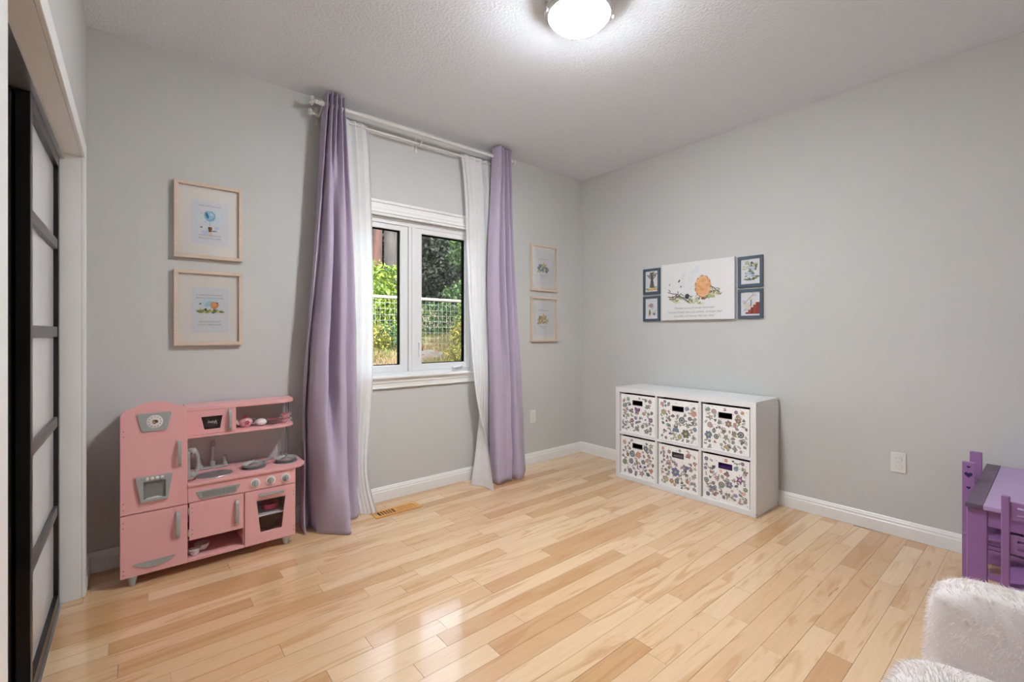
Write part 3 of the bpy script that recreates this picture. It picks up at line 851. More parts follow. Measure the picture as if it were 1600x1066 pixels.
# --- two square pale frames left of the curtains
t, d = framed('back', -3.322, -2.996, 1.622, 2.047, .020, FD, M['frame_wood'], 'pale wood framed print of a blue balloon, upper one above the pink play kitchen', 'large pale framed prints', paper=(-3.245, -3.065, 1.705, 1.950))
a = Art('back', d)
ac, bc = -3.157, 1.868
a.blob(ac + .03, bc - .01, .036, .038, (220, 230, 236), rough=.2, n=16).blob(ac - .045, bc - .015, .028, .022, (226, 234, 232), rough=.25)
a.blob(ac, bc, .028, .030, (138, 186, 214)).blob(ac - .006, bc + .004, .023, .026, (158, 204, 226)).blob(ac - .013, bc + .002, .007, .019, (74, 122, 164), .3).blob(ac + .008, bc + .010, .007, .006, (206, 230, 240))
a.stroke([(ac + .002, bc - .029), (ac - .001, bc - .045), (ac + .001, bc - .062)], .0015, (120, 160, 186))
a.poly([(ac - .009, bc - .062), (ac + .011, bc - .062), (ac + .009, bc - .090), (ac - .006, bc - .090)], (150, 96, 58)).poly([(ac - .009, bc - .062), (ac + .001, bc - .062), (ac, bc - .090), (ac - .006, bc - .090)], (112, 68, 40))
a.leaf(ac + .008, bc - .084, .030, .006, .05, (110, 98, 96)).blob(ac - .040, bc - .067, .006, .005, (120, 146, 176)).blob(ac + .032, bc - .066, .014, .009, (206, 216, 234), rough=.2).blob(ac - .02, bc - .096, .020, .012, (200, 214, 236), rough=.25).blob(ac + .002, bc - .105, .012, .010, (236, 210, 196), rough=.2)
for k in range(9): a.blob(ac + a.rng.uniform(-.055, .06), bc + a.rng.uniform(-.10, .035), .004, .003, (196, 212, 224), rough=.3)
a.build('illustration', t)
for line, z, wd in (('WHEN I FIRST SAW YOU', 1.9235, .105), ('I KNEW AN ADVENTURE', 1.7565, .108), ('WAS GOING TO HAPPEN', 1.7405, .108)):
    text(line, .0115, ac, z, 'back', d - .0008, t, width=wd)
t, d = framed('back', -3.322, -2.996, 1.134, 1.556, .020, FD, M['frame_wood'], 'pale wood framed print of a windy meadow, lower one above the pink play kitchen', 'large pale framed prints', paper=(-3.245, -3.065, 1.205, 1.462))
a = Art('back', d)
ac, bc = -3.157, 1.338
a.blob(ac - .005, bc + .040, .045, .020, (210, 230, 238), .3, rough=.2).blob(ac - .005, bc + .030, .022, .016, (176, 214, 226), .4, rough=.2)
for k in range(16): a.blob(ac - .055 + k * .0075, bc - .012 + a.rng.uniform(-.006, .006), .012, .006, a.rng.choice(((190, 196, 128), (152, 166, 96), (216, 208, 160), (120, 138, 76))), a.rng.uniform(-.4, .4), rough=.25)
a.stroke([(ac + .022, bc - .01), (ac + .022, bc + .01)], .006, (150, 104, 72)).blob(ac + .022, bc + .024, .021, .021, (222, 150, 98), rough=.12, n=16).blob(ac + .019, bc + .028, .013, .012, (232, 170, 118), rough=.12, n=12)
a.blob(ac - .020, bc - .002, .006, .008, (58, 62, 62)).blob(ac - .045, bc + .030, .005, .005, (110, 120, 84)).blob(ac + .036, bc + .036, .004, .004, (90, 100, 70))
for k in range(8): a.leaf(ac - .055 + k * .014, bc - .012, .018, .004, a.rng.uniform(.3, 2.6), (112, 124, 78))
a.build('illustration', t)
for line, z, wd in (('IF THERE EVER COMES A DAY', 1.4175, .128), ('WHEN WE CAN\'T BE TOGETHER', 1.4015, .128), ('KEEP ME IN YOUR HEART', 1.2665, .105), ('I\'LL STAY THERE FOREVER', 1.2505, .112)):
    text(line, .0115, ac, z, 'back', d - .0008, t, width=wd)
# --- two pale frames right of the curtains: too small to read, so only marks of lettering
for b0, b1, lab, cols in ((1.592, 2.022, 'small-looking pale frame with a green and blue picture, upper one right of the curtains', ((74, 112, 140), (110, 132, 90), (196, 180, 120), (60, 90, 110))),
                          (1.120, 1.536, 'small-looking pale frame with a yellow-green picture, lower one right of the curtains', ((150, 148, 84), (200, 186, 110), (170, 130, 70), (190, 196, 150)))):
    t, d = framed('back', -0.703, -0.360, b0, b1, .019, .024, M['frame_wood'], lab, 'pale framed prints right of the curtains', paper=(-.655, -.408, b0 + .055, b1 - .06))
    a = Art('back', d)
    ac, bc = -.540, (b0 + b1) / 2 - .005
    for k in range(26):
        a.blob(ac + a.rng.uniform(-.07, .07), bc + a.rng.uniform(-.04, .03), a.rng.uniform(.008, .02), a.rng.uniform(.006, .014), a.rng.choice(cols), a.rng.uniform(0, 3), rough=.25)
    a.poly([(ac - .02, bc + .02), (ac + .004, bc + .065), (ac + .022, bc + .02)], (216, 176, 112)).blob(ac - .05, bc + .012, .012, .026, cols[0], rough=.2).blob(ac + .05, bc - .01, .02, .016, cols[1], rough=.2)
    for z, n in ((bc + .088, 9), (bc - .062, 8), (bc - .078, 4)):
        for k in range(n): a.stroke([(ac + (k - n / 2) * .014, z), (ac + (k - n / 2) * .014 + .010, z + .001)], .006, (176, 174, 180))
    a.build('illustration', t)
# --- canvas on the right wall (a = -y)
CD = 0.034
cv = thing('canvas_print', (0, -1.239, 1.308), 'white canvas print of an orange autumn bush with verse, between small blue frames', 'picture')
MB().box(-CD, -0.001, -1.545, -.933, 1.308, 1.776).build('stretched_canvas', M['canvas'], cv, bevel=.003)
a = Art('right', -CD - .0003)
A0, B0, SA, SB = .933, 1.308, .612, .468
def q(u, v): return (A0 + SA * u, B0 + SB * v)            # u to the right, v up, both 0..1
for k in range(10):
    p = q(a.rng.uniform(.3, .55), a.rng.uniform(.55, .85)); a.blob(p[0], p[1], .035, .02, a.rng.choice(((226, 228, 232), (224, 228, 233), (228, 229, 231))), a.rng.uniform(0, 1.2), rough=.25)
for k in range(46):
    u = a.rng.uniform(.13, .82); v = .335 + .02 * math.sin(u * 9) + a.rng.uniform(-.05, .06) + (.07 if u > .6 else 0)
    p = q(u, v); a.blob(p[0], p[1], a.rng.uniform(.012, .034), a.rng.uniform(.006, .013), a.rng.choice(((212, 204, 168), (198, 200, 160), (170, 184, 130), (222, 214, 186), (188, 176, 140), (206, 214, 184))), a.rng.uniform(-.5, .4), rough=.3)
for k in range(70):
    u = a.rng.uniform(.12, .84); v = .36 + .03 * math.sin(u * 9) + a.rng.uniform(-.06, .07) + (.07 if u > .62 else 0)
    p = q(u, v); a.leaf(p[0], p[1], a.rng.uniform(.015, .04), a.rng.uniform(.004, .008), a.rng.uniform(.2, 2.9), a.rng.choice(((96, 108, 84), (70, 86, 70), (124, 110, 90), (92, 128, 80), (110, 104, 104))))
for k in range(22):
    u = a.rng.uniform(.66, .84); v = .47 - .35 * (u - .75) + a.rng.uniform(-.05, .05); p = q(u, v); a.leaf(p[0], p[1], .03, .006, a.rng.uniform(2.2, 2.9), a.rng.choice(((110, 108, 108), (84, 98, 84), (140, 132, 136), (150, 120, 110))))
for pts in ([(.10, .50), (.16, .47), (.24, .455), (.30, .40)], [(.10, .42), (.17, .40), (.24, .44)], [(.18, .36), (.26, .42), (.29, .46)], [(.11, .545), (.14, .50)], [(.30, .40), (.38, .33), (.42, .29)], [(.12, .365), (.20, .37)]):
    a.stroke([q(*p) for p in pts], .006, (92, 88, 90))
# generic stand-in: a round orange autumn tree on a short trunk
cx, cy = q(.60, .56)
p = q(.60, .34); a.poly([(p[0] - .014, p[1]), (p[0] + .014, p[1]), (p[0] + .009, p[1] + .07), (p[0] - .009, p[1] + .07)], (140, 96, 66))
for k in range(11):
    an = k * 2 * math.pi / 11; a.blob(cx + .046 * math.cos(an), cy + .066 * math.sin(an), .024, .024, (190, 140, 100), n=12, rough=.08)
for k in range(11):
    an = k * 2 * math.pi / 11 + .2; a.blob(cx + .042 * math.cos(an), cy + .062 * math.sin(an), .023, .023, a.rng.choice(((228, 178, 130), (232, 188, 142), (226, 168, 120))), n=12, rough=.08)
a.blob(cx, cy, .046, .066, (229, 176, 126), n=18, rough=.05)
for k in range(14): a.blob(cx + a.rng.uniform(-.035, .035), cy + a.rng.uniform(-.05, .05), .012, .010, a.rng.choice(((236, 196, 148), (224, 158, 108), (232, 182, 132))), n=9, rough=.2)
p = q(.383, .405); a.blob(p[0], p[1], .018, .022, (62, 70, 84), n=14)
for u, v, r_ in ((.255, .655, .018), (.12, .615, .010), (.285, .565, .012)):
    p = q(u, v); a.leaf(p[0], p[1], r_ * 1.8, r_ * .9, 1.0, (102, 114, 76))
a.build('illustration', cv)
for line, v, wd in (('"Promise me you\'ll always remember:', .205, .345), ('You are braver than you believe, stronger than', .135, .455), ('you seem, and smarter than you think."', .068, .355)):
    p = q(.475, v); text(line, .022, p[0], p[1], 'right', -CD - .0016, cv, shear=.35, width=wd, rgb=(150, 150, 156))
# --- four small blue frames beside the canvas
def blue(a0, a1, b0, b1, lab):
    t, d = framed('right', a0, a1, b0, b1, .021, .018, M['blue_frame'], lab, 'small slate blue frames round the canvas', mat=False, name='small_framed_print')
    return t, Art('right', d), (a0 + a1) / 2, (b0 + b1) / 2
t, a, ac, bc = blue(.737, .903, 1.540, 1.762, 'small slate blue frame with a grey tree trunk, left of the canvas, upper one')
for k in range(12): a.blob(ac + a.rng.uniform(-.045, .045), bc - .065 + a.rng.uniform(-.012, .014), .018, .005, a.rng.choice(((226, 196, 96), (140, 160, 90), (214, 170, 70))), rough=.2)
a.poly([(ac - .022, bc - .055), (ac + .028, bc - .055), (ac + .016, bc + .01), (ac + .022, bc + .078), (ac - .018, bc + .078), (ac - .010, bc + .01)], (112, 106, 102))
a.stroke([(ac - .044, bc + .060), (ac - .02, bc + .030), (ac + .002, bc + .030)], .008, (96, 90, 86)).stroke([(ac + .044, bc + .050), (ac + .018, bc + .024)], .007, (96, 90, 86)).stroke([(ac + .006, bc - .05), (ac + .002, bc + .07)], .006, (70, 66, 64))
for k in range(10): a.blob(ac + a.rng.uniform(-.045, .045), bc + a.rng.uniform(.045, .078), .010, .006, (132, 142, 120), rough=.3)
a.build('illustration', t)
t, a, ac, bc = blue(.737, .903, 1.304, 1.523, 'small slate blue frame with a pale pinkish sketch, left of the canvas, lower one')
for k in range(14): a.blob(ac + a.rng.uniform(-.04, .045), bc + a.rng.uniform(-.07, .03), .014, .010, a.rng.choice(((206, 214, 204), (224, 206, 200), (190, 204, 190), (222, 216, 200))), rough=.3)
a.blob(ac - .006, bc + .028, .024, .018, (186, 152, 150), rough=.15).poly([(ac - .030, bc - .060), (ac - .010, bc - .060), (ac - .012, bc - .008), (ac - .026, bc - .008)], (186, 166, 84)).poly([(ac - .024, bc - .050), (ac - .014, bc - .050), (ac - .015, bc - .016), (ac - .022, bc - .016)], (66, 56, 44)).blob(ac + .026, bc - .048, .012, .010, (110, 140, 122), rough=.2)
a.build('illustration', t)
t, a, ac, bc = blue(1.560, 1.737, 1.541, 1.767, 'small slate blue frame with a green and blue garden, right of the canvas, upper one')
for k in range(34): a.blob(ac + a.rng.uniform(-.048, .048), bc + a.rng.uniform(-.06, .07), a.rng.uniform(.008, .018), a.rng.uniform(.006, .012), a.rng.choice(((150, 160, 124), (118, 132, 104), (190, 194, 170), (210, 204, 176), (98, 110, 96))), rough=.3)
for k in range(9): a.blob(ac + a.rng.uniform(-.028, .03), bc + a.rng.uniform(-.03, .03), .014, .010, a.rng.choice(((158, 186, 206), (190, 208, 220), (206, 216, 224))), rough=.3)
a.stroke([(ac - .045, bc - .055), (ac, bc - .062), (ac + .046, bc - .048)], .008, (96, 104, 84))
a.build('illustration', t)
t, a, ac, bc = blue(1.560, 1.737, 1.309, 1.525, 'small slate blue frame with red brick steps, right of the canvas, lower one')
for k in range(12): a.blob(ac + a.rng.uniform(-.045, .03), bc + a.rng.uniform(-.05, .07), .018, .012, a.rng.choice(((218, 214, 204), (206, 208, 210), (224, 216, 200))), rough=.3)
a.stroke([(ac - .048, bc - .005), (ac + .02, bc + .070)], .004, (170, 150, 130)).stroke([(ac + .002, bc - .02), (ac + .006, bc + .03)], .012, (150, 158, 172))
for k in range(5):
    x = ac - .022 + k * .018; a.poly([(x - .012, bc - .075), (x + .022, bc - .075), (x + .022, bc - .062 + k * .018), (x - .012, bc - .062 + k * .018)], ((150, 66, 56), (170, 84, 70), (140, 58, 50), (164, 76, 62), (150, 66, 56))[k])
a.build('illustration', t)

# ------------------------------------------------------------------ cube shelf with six bins
SX0, SX1, SYL, SYR = -0.385, -0.004, -0.724, -1.842          # front, back, far end, near end
SZ1 = 0.752
sh = thing('cube_shelf', (-0.195, (SYL + SYR) / 2, 0), 'low white six-cube shelf standing against the right wall under the canvas', 'shelf')
TK = 0.038
sback = SX1 - .014
MB().box(SX0, sback, SYR, SYL, SZ1 - TK, SZ1).build('top_panel', M['white_lam'], sh, bevel=.0015)
MB().box(SX0, sback, SYR + TK, SYL - TK, 0.001, TK).build('bottom_panel', M['white_lam'], sh, bevel=.0015)
MB().box(SX0, sback, SYR, SYR + TK, 0.001, SZ1 - TK).build('side_panel', M['white_lam'], sh, bevel=.0015)
MB().box(SX0, sback, SYL - TK, SYL, 0.001, SZ1 - TK).build('side_panel', M['white_lam'], sh, bevel=.0015)
iw = (SYL - SYR - 2 * TK); dv = .018; cell = (iw - 2 * dv) / 3
ih = SZ1 - 2 * TK; cz = (ih - dv) / 2
for k in (1, 2):
    y1 = SYL - TK - k * cell - (k - 1) * dv
    MB().box(SX0, sback, y1 - dv, y1, TK, SZ1 - TK).build('divider', M['white_lam'], sh, bevel=.001)
for k in range(3):
    y1 = SYL - TK - k * (cell + dv)
    MB().box(SX0 + .0005, sback, y1 - cell, y1, TK + cz, TK + cz + dv).build('shelf_board', M['white_lam'], sh, bevel=.001)
MB().box(sback - .004, sback, SYR + TK, SYL - TK, TK, SZ1 - TK).build('back_panel', M['white_lam'], sh)
for x_, z_ in ((SX0 + .012, SZ1 - .02), (sback - .012, SZ1 - .02), (SX0 + .012, .02), (sback - .012, .02)):
    MB().lathe([(0, 0), (.005, 0), (.005, .001), (0, .001)], (x_, SYR, z_), 10, 'y').build('screw_hole', M['grey_dark'], sh)

PAL = [(204, 148, 122), (212, 164, 146), (138, 104, 154), (124, 130, 174), (114, 138, 162), (118, 146, 142), (144, 156, 132), (112, 124, 108), (154, 130, 128), (186, 180, 142), (176, 138, 146), (108, 114, 124)]
def floral(a0, a1, b0, b1, depth, seed, parent, slot):
    """Sea-shell and flower print over a bin front; the grip slot stays clear."""
    art = Art('right', depth); art.rng = rg = random.Random(seed)
    def ok(a, b, m):
        return a0 + m < a < a1 - m and b0 + m < b < b1 - m and not (slot[0] - m < a < slot[1] + m and slot[2] - m < b < slot[3] + m)
    def dark(c): return tuple(int(x * .68) for x in c)
    spots = []
    tries = 0
    while len(spots) < 34 and tries < 2500:
        tries += 1
        a, b = rg.uniform(a0, a1), rg.uniform(b0, b1); r = rg.choice((.034, .028, .024, .020, .016, .013))
        if ok(a, b, r + .004) and all(math.hypot(a - s[0], b - s[1]) > (r + s[2]) * 0.98 for s in spots): spots.append((a, b, r))
    for i, (a, b, r) in enumerate(spots):
        art.reset(); c = rg.choice(PAL); k = i % 6; ro = rg.uniform(0, 6.28)
        if k == 0:
            for j in range(6):
                x, y = a + .58 * r * math.cos(ro + j * 1.047), b + .58 * r * math.sin(ro + j * 1.047)
                art.blob(x, y, r * .44, r * .36, dark(c), ro + j * 1.047, 8).blob(x, y, r * .36, r * .28, c, ro + j * 1.047, 8)
            art.blob(a, b, r * .28, r * .28, (206, 190, 120), n=8)
        elif k == 1:
            art.star(a, b, r, dark(c), ro).star(a, b, r * .86, c, ro).star(a, b, r * .35, (226, 206, 196), ro)
        elif k == 2:
            art.blob(a, b, r * .9, r * .9, dark(c)).blob(a, b, r * .78, r * .78, c).blob(a, b, r * .5, r * .5, (222, 214, 216)).blob(a, b, r * .38, r * .38, c).blob(a, b, r * .15, r * .15, dark(c), n=8)
        elif k == 3:
            for sgn in (-1, 1):
                art.leaf(a, b, r * 1.15, r * .85, ro + sgn * .7, dark(c)).leaf(a, b, r * .95, r * .6, ro + sgn * .7, c).leaf(a, b, -r * .75, r * .6, ro + sgn * .7, dark(c)).leaf(a, b, -r * .6, r * .4, ro + sgn * .7, rg.choice(PAL))
        elif k == 4:
            for j in range(7):
                art.leaf(a, b, r, r * .32, ro + (j - 3) * .33, c if j % 2 else dark(c))
            art.blob(a, b, r * .22, r * .22, dark(c), n=8)
        else:
            pts = [(a + r * .9 * (1 - j / 14) * math.cos(ro + j * .75), b + r * .9 * (1 - j / 14) * math.sin(ro + j * .75)) for j in range(14)]
            art.blob(a, b, r * .8, r * .8, tuple(min(255, x + 50) for x in c), n=10).stroke(pts, r * .13, dark(c))
    for i in range(150):                                    # sprigs filling the ground
        a, b = rg.uniform(a0, a1), rg.uniform(b0, b1)
        if not ok(a, b, .014) or any(math.hypot(a - s[0], b - s[1]) < s[2] * .9 for s in spots): continue
        ro = rg.uniform(0, 6.28); ln = rg.uniform(.02, .032); c = rg.choice(((110, 124, 108), (92, 104, 100), (138, 128, 104), (150, 140, 130)))
        ex, ey = a + ln * math.cos(ro), b + ln * math.sin(ro)
        if not ok(ex, ey, .010): continue
        art.reset()
        art.stroke([(a, b), ((a + ex) / 2 + .003, (b + ey) / 2), (ex, ey)], .0016, c)
        for j in range(3):
            f = (j + 1) / 3.4
            for sgn in (-1, 1):
                art.leaf(a + (ex - a) * f, b + (ey - b) * f, .010, .005, ro + sgn * .9, c)
        art.blob(ex, ey, .004, .004, rg.choice(PAL), n=7)
    art.reset(); art.d -= .00015
    for i in range(130):
        art.reset(); art.d -= .00015; a, b = rg.uniform(a0, a1), rg.uniform(b0, b1)
        if ok(a, b, .006): art.blob(a, b, rg.uniform(.0015, .0035), rg.uniform(.0015, .003), rg.choice(PAL), n=6)
    return art.build('floral_print', parent)

bin_labels = [['floral fabric bin in the upper row, farthest from the camera beside the curtain', 'floral fabric bin in the middle of the upper row', 'floral fabric bin at the near end of the upper row'],
              ['floral fabric bin in the lower row, farthest from the camera', 'floral fabric bin in the middle of the lower row, grey behind its grip hole', 'floral fabric bin, near end of the lower row, purple showing in its grip hole']]
for row in range(2):
    for k in range(3):
        y1 = SYL - TK - k * (cell + dv) - .008; y0 = y1 - cell + .016
        zb = TK + (cz + dv if row == 0 else 0) + .0005; zt = zb + cz - .016
        xf = SX0 + .012; xb = xf + .30
        bn = thing('storage_bin', (xf + .15, (y0 + y1) / 2, zb), bin_labels[row][k], 'storage bin', 'floral bins in the cube shelf')
        a0, a1 = -y1, -y0
        ac = (a0 + a1) / 2; s0_, s1_, t0_, t1_ = ac - .043, ac + .043, zt - .078, zt - .046
        # front with a real grip hole
        MB().ring([(y0, zb), (y1, zb), (y1, zt), (y0, zt)], [(-s1_, t0_), (-s0_, t0_), (-s0_, t1_), (-s1_, t1_)], xf, xf + .006, 'x').build('front_panel', M['bin'], bn)
        MB().box(xf + .006, xb, y0, y0 + .005, zb, zt).box(xf + .006, xb, y1 - .005, y1, zb, zt).box(xb - .005, xb, y0 + .005, y1 - .005, zb, zt).box(xf + .006, xb - .005, y0 + .005, y1 - .005, zb, zb + .005).build('body', M['bin_in'], bn)
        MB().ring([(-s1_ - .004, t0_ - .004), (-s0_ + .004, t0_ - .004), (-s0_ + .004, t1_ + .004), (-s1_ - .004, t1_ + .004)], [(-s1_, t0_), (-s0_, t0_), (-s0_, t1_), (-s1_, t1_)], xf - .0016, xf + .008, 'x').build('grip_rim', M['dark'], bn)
        floral(a0 + .002, a1 - .002, zb + .002, zt - .002, xf - .0004, 31 + (k + row * 3), bn, (s0_ - .005, s1_ + .005, t0_ - .005, t1_ + .005))
        if row == 1 and k > 0:
            c = thing('folded_cloth', (xf + .08, (y0 + y1) / 2, zb + .006), 'purple cloth inside the near lower bin' if k == 2 else 'grey cloth inside the middle lower bin', 'cloth')
            MB().box(xf + .012, xf + .15, y0 + .02, y1 - .02, zb + .0055, zt - .05 + .004).build('fold', M['purple_cloth'] if k == 2 else M['grey_cloth'], c, bevel=.02, bseg=3)
            MB().box(xf + .016, xf + .15, y0 + .03, y1 - .04, zt - .05, zt - .03).build('fold', M['purple_cloth'] if k == 2 else M['grey_cloth'], c, bevel=.008, bseg=3)
# ------------------------------------------------------------------ pink play kitchen
KF = -0.300; KB = -0.022
kit = thing('play_kitchen', (-3.12, -0.16, 0), 'pink toy play kitchen with fridge, sink and oven against the window wall', 'play kitchen')
def kb(name, x0, x1, y0, y1, z0, z1, m='pink', bev=.002, parent=None):
    return MB().box(x0, x1, y0, y1, z0, z1).build(name, M[m], parent or kit, bevel=bev)
FX0, FX1, ZB = -3.539, -3.281, .047
# fridge
kb('fridge_body', FX0 + .004, FX1 - .001, KF + .014, KB, ZB, .80)
lo = kb('freezer_door', FX0, FX1, KF, KF + .013, ZB, .3405)
arch = [(FX0, .345), (FX1, .345), (FX1, .805)]
for k in range(1, 6):
    an = R(90 * k / 6); arch.append((FX1 - .035 + .035 * math.cos(an), .805 + .037 * math.sin(an)))
for k in range(1, 12):
    t_ = k / 12; x = FX1 - .036 + (FX0 + .036 - FX1 + .036) * t_; arch.append((x, .842 + .030 * math.sin(math.pi * t_)))
for k in range(1, 6):
    an = R(90 + 90 * k / 6); arch.append((FX0 + .035 + .035 * math.cos(an), .805 + .037 * math.sin(an)))
arch.append((FX0, .805))
up = MB().prism(arch, KF, KF + .013).build('fridge_door', M['pink'], kit, bevel=.002)
def handle(parent, x, z0, z1, yf=None):
    yf = KF if yf is None else yf
    n = 8; pts = [(x, yf - .003 - .019 * math.sin(math.pi * k / n) ** .6, z0 + (z1 - z0) * k / n) for k in range(n + 1)]
    rows = [[(x - .0075, p[1] + .004, p[2]), (x - .0075, p[1] - .004, p[2]), (x + .0075, p[1] - .004, p[2]), (x + .0075, p[1] + .004, p[2])] for p in pts]
    mb = MB().grid(rows, closed=True)
    mb.add(rows[0], [(3, 2, 1, 0)]).add(rows[-1], [(0, 1, 2, 3)])
    return mb.build('handle', M['grey_plastic'], parent, bevel=.0015)
handle(up, -3.314, .54, .668); handle(lo, -3.320, .187, .316)
bd = MB().prism(round_poly([(-3.460, .730), (-3.364, .730), (-3.344, .818), (-3.480, .818)], .008), KF - .005, KF).build('badge_plate', M['grey_plastic'], up, bevel=.001)
MB().lathe([(0, .007), (.029, .007), (.032, .005)], (-3.411, KF, .775), 28, 'y').build('badge_disc', M['white_gloss'], up, smooth=True)
a = Art('back', KF - .0073)
for k in range(12):
    an = k * math.pi / 6; a.blob(-3.411 + .024 * math.cos(an), .775 + .024 * math.sin(an), .0026, .0026, (150, 140, 132), n=6)
a.blob(-3.410, .775, .011, .010, (150, 112, 84), rough=.2).blob(-3.406, .776, .006, .007, (92, 66, 52), rough=.25).blob(-3.413, .773, .004, .003, (206, 180, 150), rough=.2)
a.build('badge_print', up)
# ice dispenser
MB().ring([(-3.465, .393), (-3.360, .393), (-3.341, .515), (-3.484, .515)], [(-3.454, .405), (-3.369, .405), (-3.369, .489), (-3.454, .489)], KF - .012, KF).build('dispenser_plate', M['grey_plastic'], up, bevel=.002)
MB().box(-3.4545, -3.3685, KF - .003, KF, .4045, .4895).build('dispenser_recess', M['grey_dark'], up)
MB().prism([(-3.448, .406), (-3.380, .406), (-3.400, .414), (-3.438, .411)], KF - .0045, KF - .003).build('dispenser_tray', M['white_lam'], up)
for x in (-3.440, -3.421, -3.402, -3.383):
    MB().lathe([(.0075, 0), (.0075, .004), (.006, .007), (0, .0085)], (x, KF - .012, .504), 12, 'y').build('button', M['white_rod'], up, smooth=True)
cres = [(-3.495, .105)] + [(-3.495 + .165 * k / 10, .1035 - .029 * math.sin(math.pi * k / 10) ** .8) for k in range(1, 10)] + [(-3.330, .105)] + [(-3.330 - .165 * k / 6, .107) for k in range(1, 6)]
MB().prism(cres, KF - .005, KF).build('foot_grille', M['grey_plastic'], lo, bevel=.001)
for x in (-3.527,):
    for z in (.74, .715, .40, .37): MB().lathe([(.0028, 0), (.0025, .0012), (0, .0016)], (x, KF, z), 8, 'y').build('screw', M['grey_dark'], up)
    for z in (.31, .285, .085, .065): MB().lathe([(.0028, 0), (.0025, .0012), (0, .0016)], (x, KF, z), 8, 'y').build('screw', M['grey_dark'], lo)
# base cabinet shell
MX, RX = -3.031, -2.775
kb('back_board', FX1, RX, KB - .008, KB, ZB, .43)
kb('base_board', FX1, RX - .012, KF + .006, KB - .008, ZB, ZB + .012)
kb('divider', MX - .005, MX + .005, KF + .014, KB - .008, ZB + .012, .43)
kb('side_board', RX - .012, RX, KF + .014, KB - .008, ZB, .43)
kb('shelf_edge', FX1 + .001, MX - .001, KF, KF + .006, ZB, ZB + .016)
kb('inner_shelf', FX1, MX - .005, KF + .02, KB - .008, .150, .156)
fas = kb('control_panel', FX1 + .001, RX, KF, KF + .012, .346, .430)
# countertop with a real sink hole
CT0, CT1 = .431, .445
cx, cy, rx, ry = -3.158, -.205, .082, .068
n = 32; hole = []; outer = []
x0, x1, y0, y1 = FX1, -3.045, KF - .010, KB - .0
for k in range(n):
    an = 2 * math.pi * k / n; c_, s_ = math.cos(an), math.sin(an)
    hole.append((cx + rx * c_, cy + ry * s_))
    tt = min(((x1 - cx) / c_ if c_ > 1e-6 else (x0 - cx) / c_ if c_ < -1e-6 else 9), ((y1 - cy) / s_ if s_ > 1e-6 else (y0 - cy) / s_ if s_ < -1e-6 else 9))
    outer.append((cx + c_ * tt, cy + s_ * tt))
for px, py in ((x0, y0), (x1, y0), (x1, y1), (x0, y1)):                       # snap the nearest boundary samples to the corners
    k = min(range(n), key=lambda i: (outer[i][0] - px) ** 2 + (outer[i][1] - py) ** 2); outer[k] = (px, py)
ct = MB().ring(outer, hole, CT0, CT1, 'z')
ct.prism([(x1, y0), (-2.80, y0)] + [(-2.80 + .088 * math.sin(R(90 * k / 8)), y0 + .075 - .075 * math.cos(R(90 * k / 8))) for k in range(1, 9)] + [(-2.712, -.10), (-2.735, -.045), (-2.78, y1), (x1, y1)], CT0, CT1, 'z')
ct.build('countertop', M['pink'], kit, bevel=.0015)
sink = [(rx + .006, .0015), (rx + .004, .0035), (rx - .001, .002)] + [((rx - .002) * math.cos(R(90 * k / 7)) if k < 7 else 0.0, -.045 * math.sin(R(90 * k / 7))) for k in range(0, 8)]
MB().lathe(sink, (cx, cy, CT1), 32, sy=ry / rx).build('sink_basin', M['steel'], kit, smooth=True)
fa = MB().box(-3.225, -3.075, -.082, -.045, CT1, CT1 + .012).build('faucet_deck', M['grey_plastic'], kit, bevel=.005)
MB().tube([(-3.150, -.066, CT1 + .012), (-3.150, -.066, CT1 + .045)], .014, 14).tube([(-3.150, -.066, CT1 + .045), (-3.150, -.066, CT1 + .128), (-3.150, -.074, CT1 + .142), (-3.150, -.088, CT1 + .148), (-3.150, -.104, CT1 + .143), (-3.150, -.110, CT1 + .128)], .010, 12).build('spout', M['grey_plastic'], fa, smooth=True)
for x in (-3.208, -3.092):
    MB().lathe([(.016, 0), (.015, .006), (.009, .014), (.008, .030), (.011, .037), (.011, .048), (.006, .053), (0, .054)], (x, -.064, CT1 + .012), 14).build('tap', M['grey_plastic'], fa, smooth=True)
# vent grille and knobs on the control panel
gr_ = MB().prism(round_poly([(-3.227, .355), (-3.072, .355), (-3.048, .397), (-3.248, .397)], .006), KF - .004, KF).build('grille_plate', M['grey_plastic'], fas, bevel=.001)
for k in range(24):
    x = -3.219 + .0062 * k
    MB().box(x, x + .0028, KF - .0055, KF - .004, .361, .391).build('grille_rib', M['grey_dark'], gr_)
for x in (-2.980, -2.904, -2.828):
    MB().lathe([(.0245, 0), (.0245, .003), (.020, .0035)], (x, KF, .385), 28, 'y').build('dial', M['white_gloss'], fas, smooth=True)
    kn = MB().lathe([(.0165, .0035), (.0165, .010), (.014, .013), (0, .0135)], (x, KF, .385), 20, 'y').build('knob', M['grey_plastic'], fas, smooth=True)
    MB().box(x - .0035, x + .0035, KF - .022, KF - .0125, .3715, .3985).build('knob_grip', M['grey_plastic'], kn, bevel=.002)
# sink cabinet door
sd = kb('cabinet_door', -3.274, -3.035, KF, KF + .012, .155, .343)
handle(sd, -3.066, .186, .314)
for z in (.306, .196):
    MB().box(-3.2795, -3.2745, KF - .003, KF + .004, z - .017, z + .017).build('hinge', M['steel'], sd)
    for dz in (-.011, .011): MB().lathe([(.0028, 0), (.0025, .0012), (0, .0016)], (-3.262, KF, z + dz), 8, 'y').build('screw', M['grey_dark'], sd)
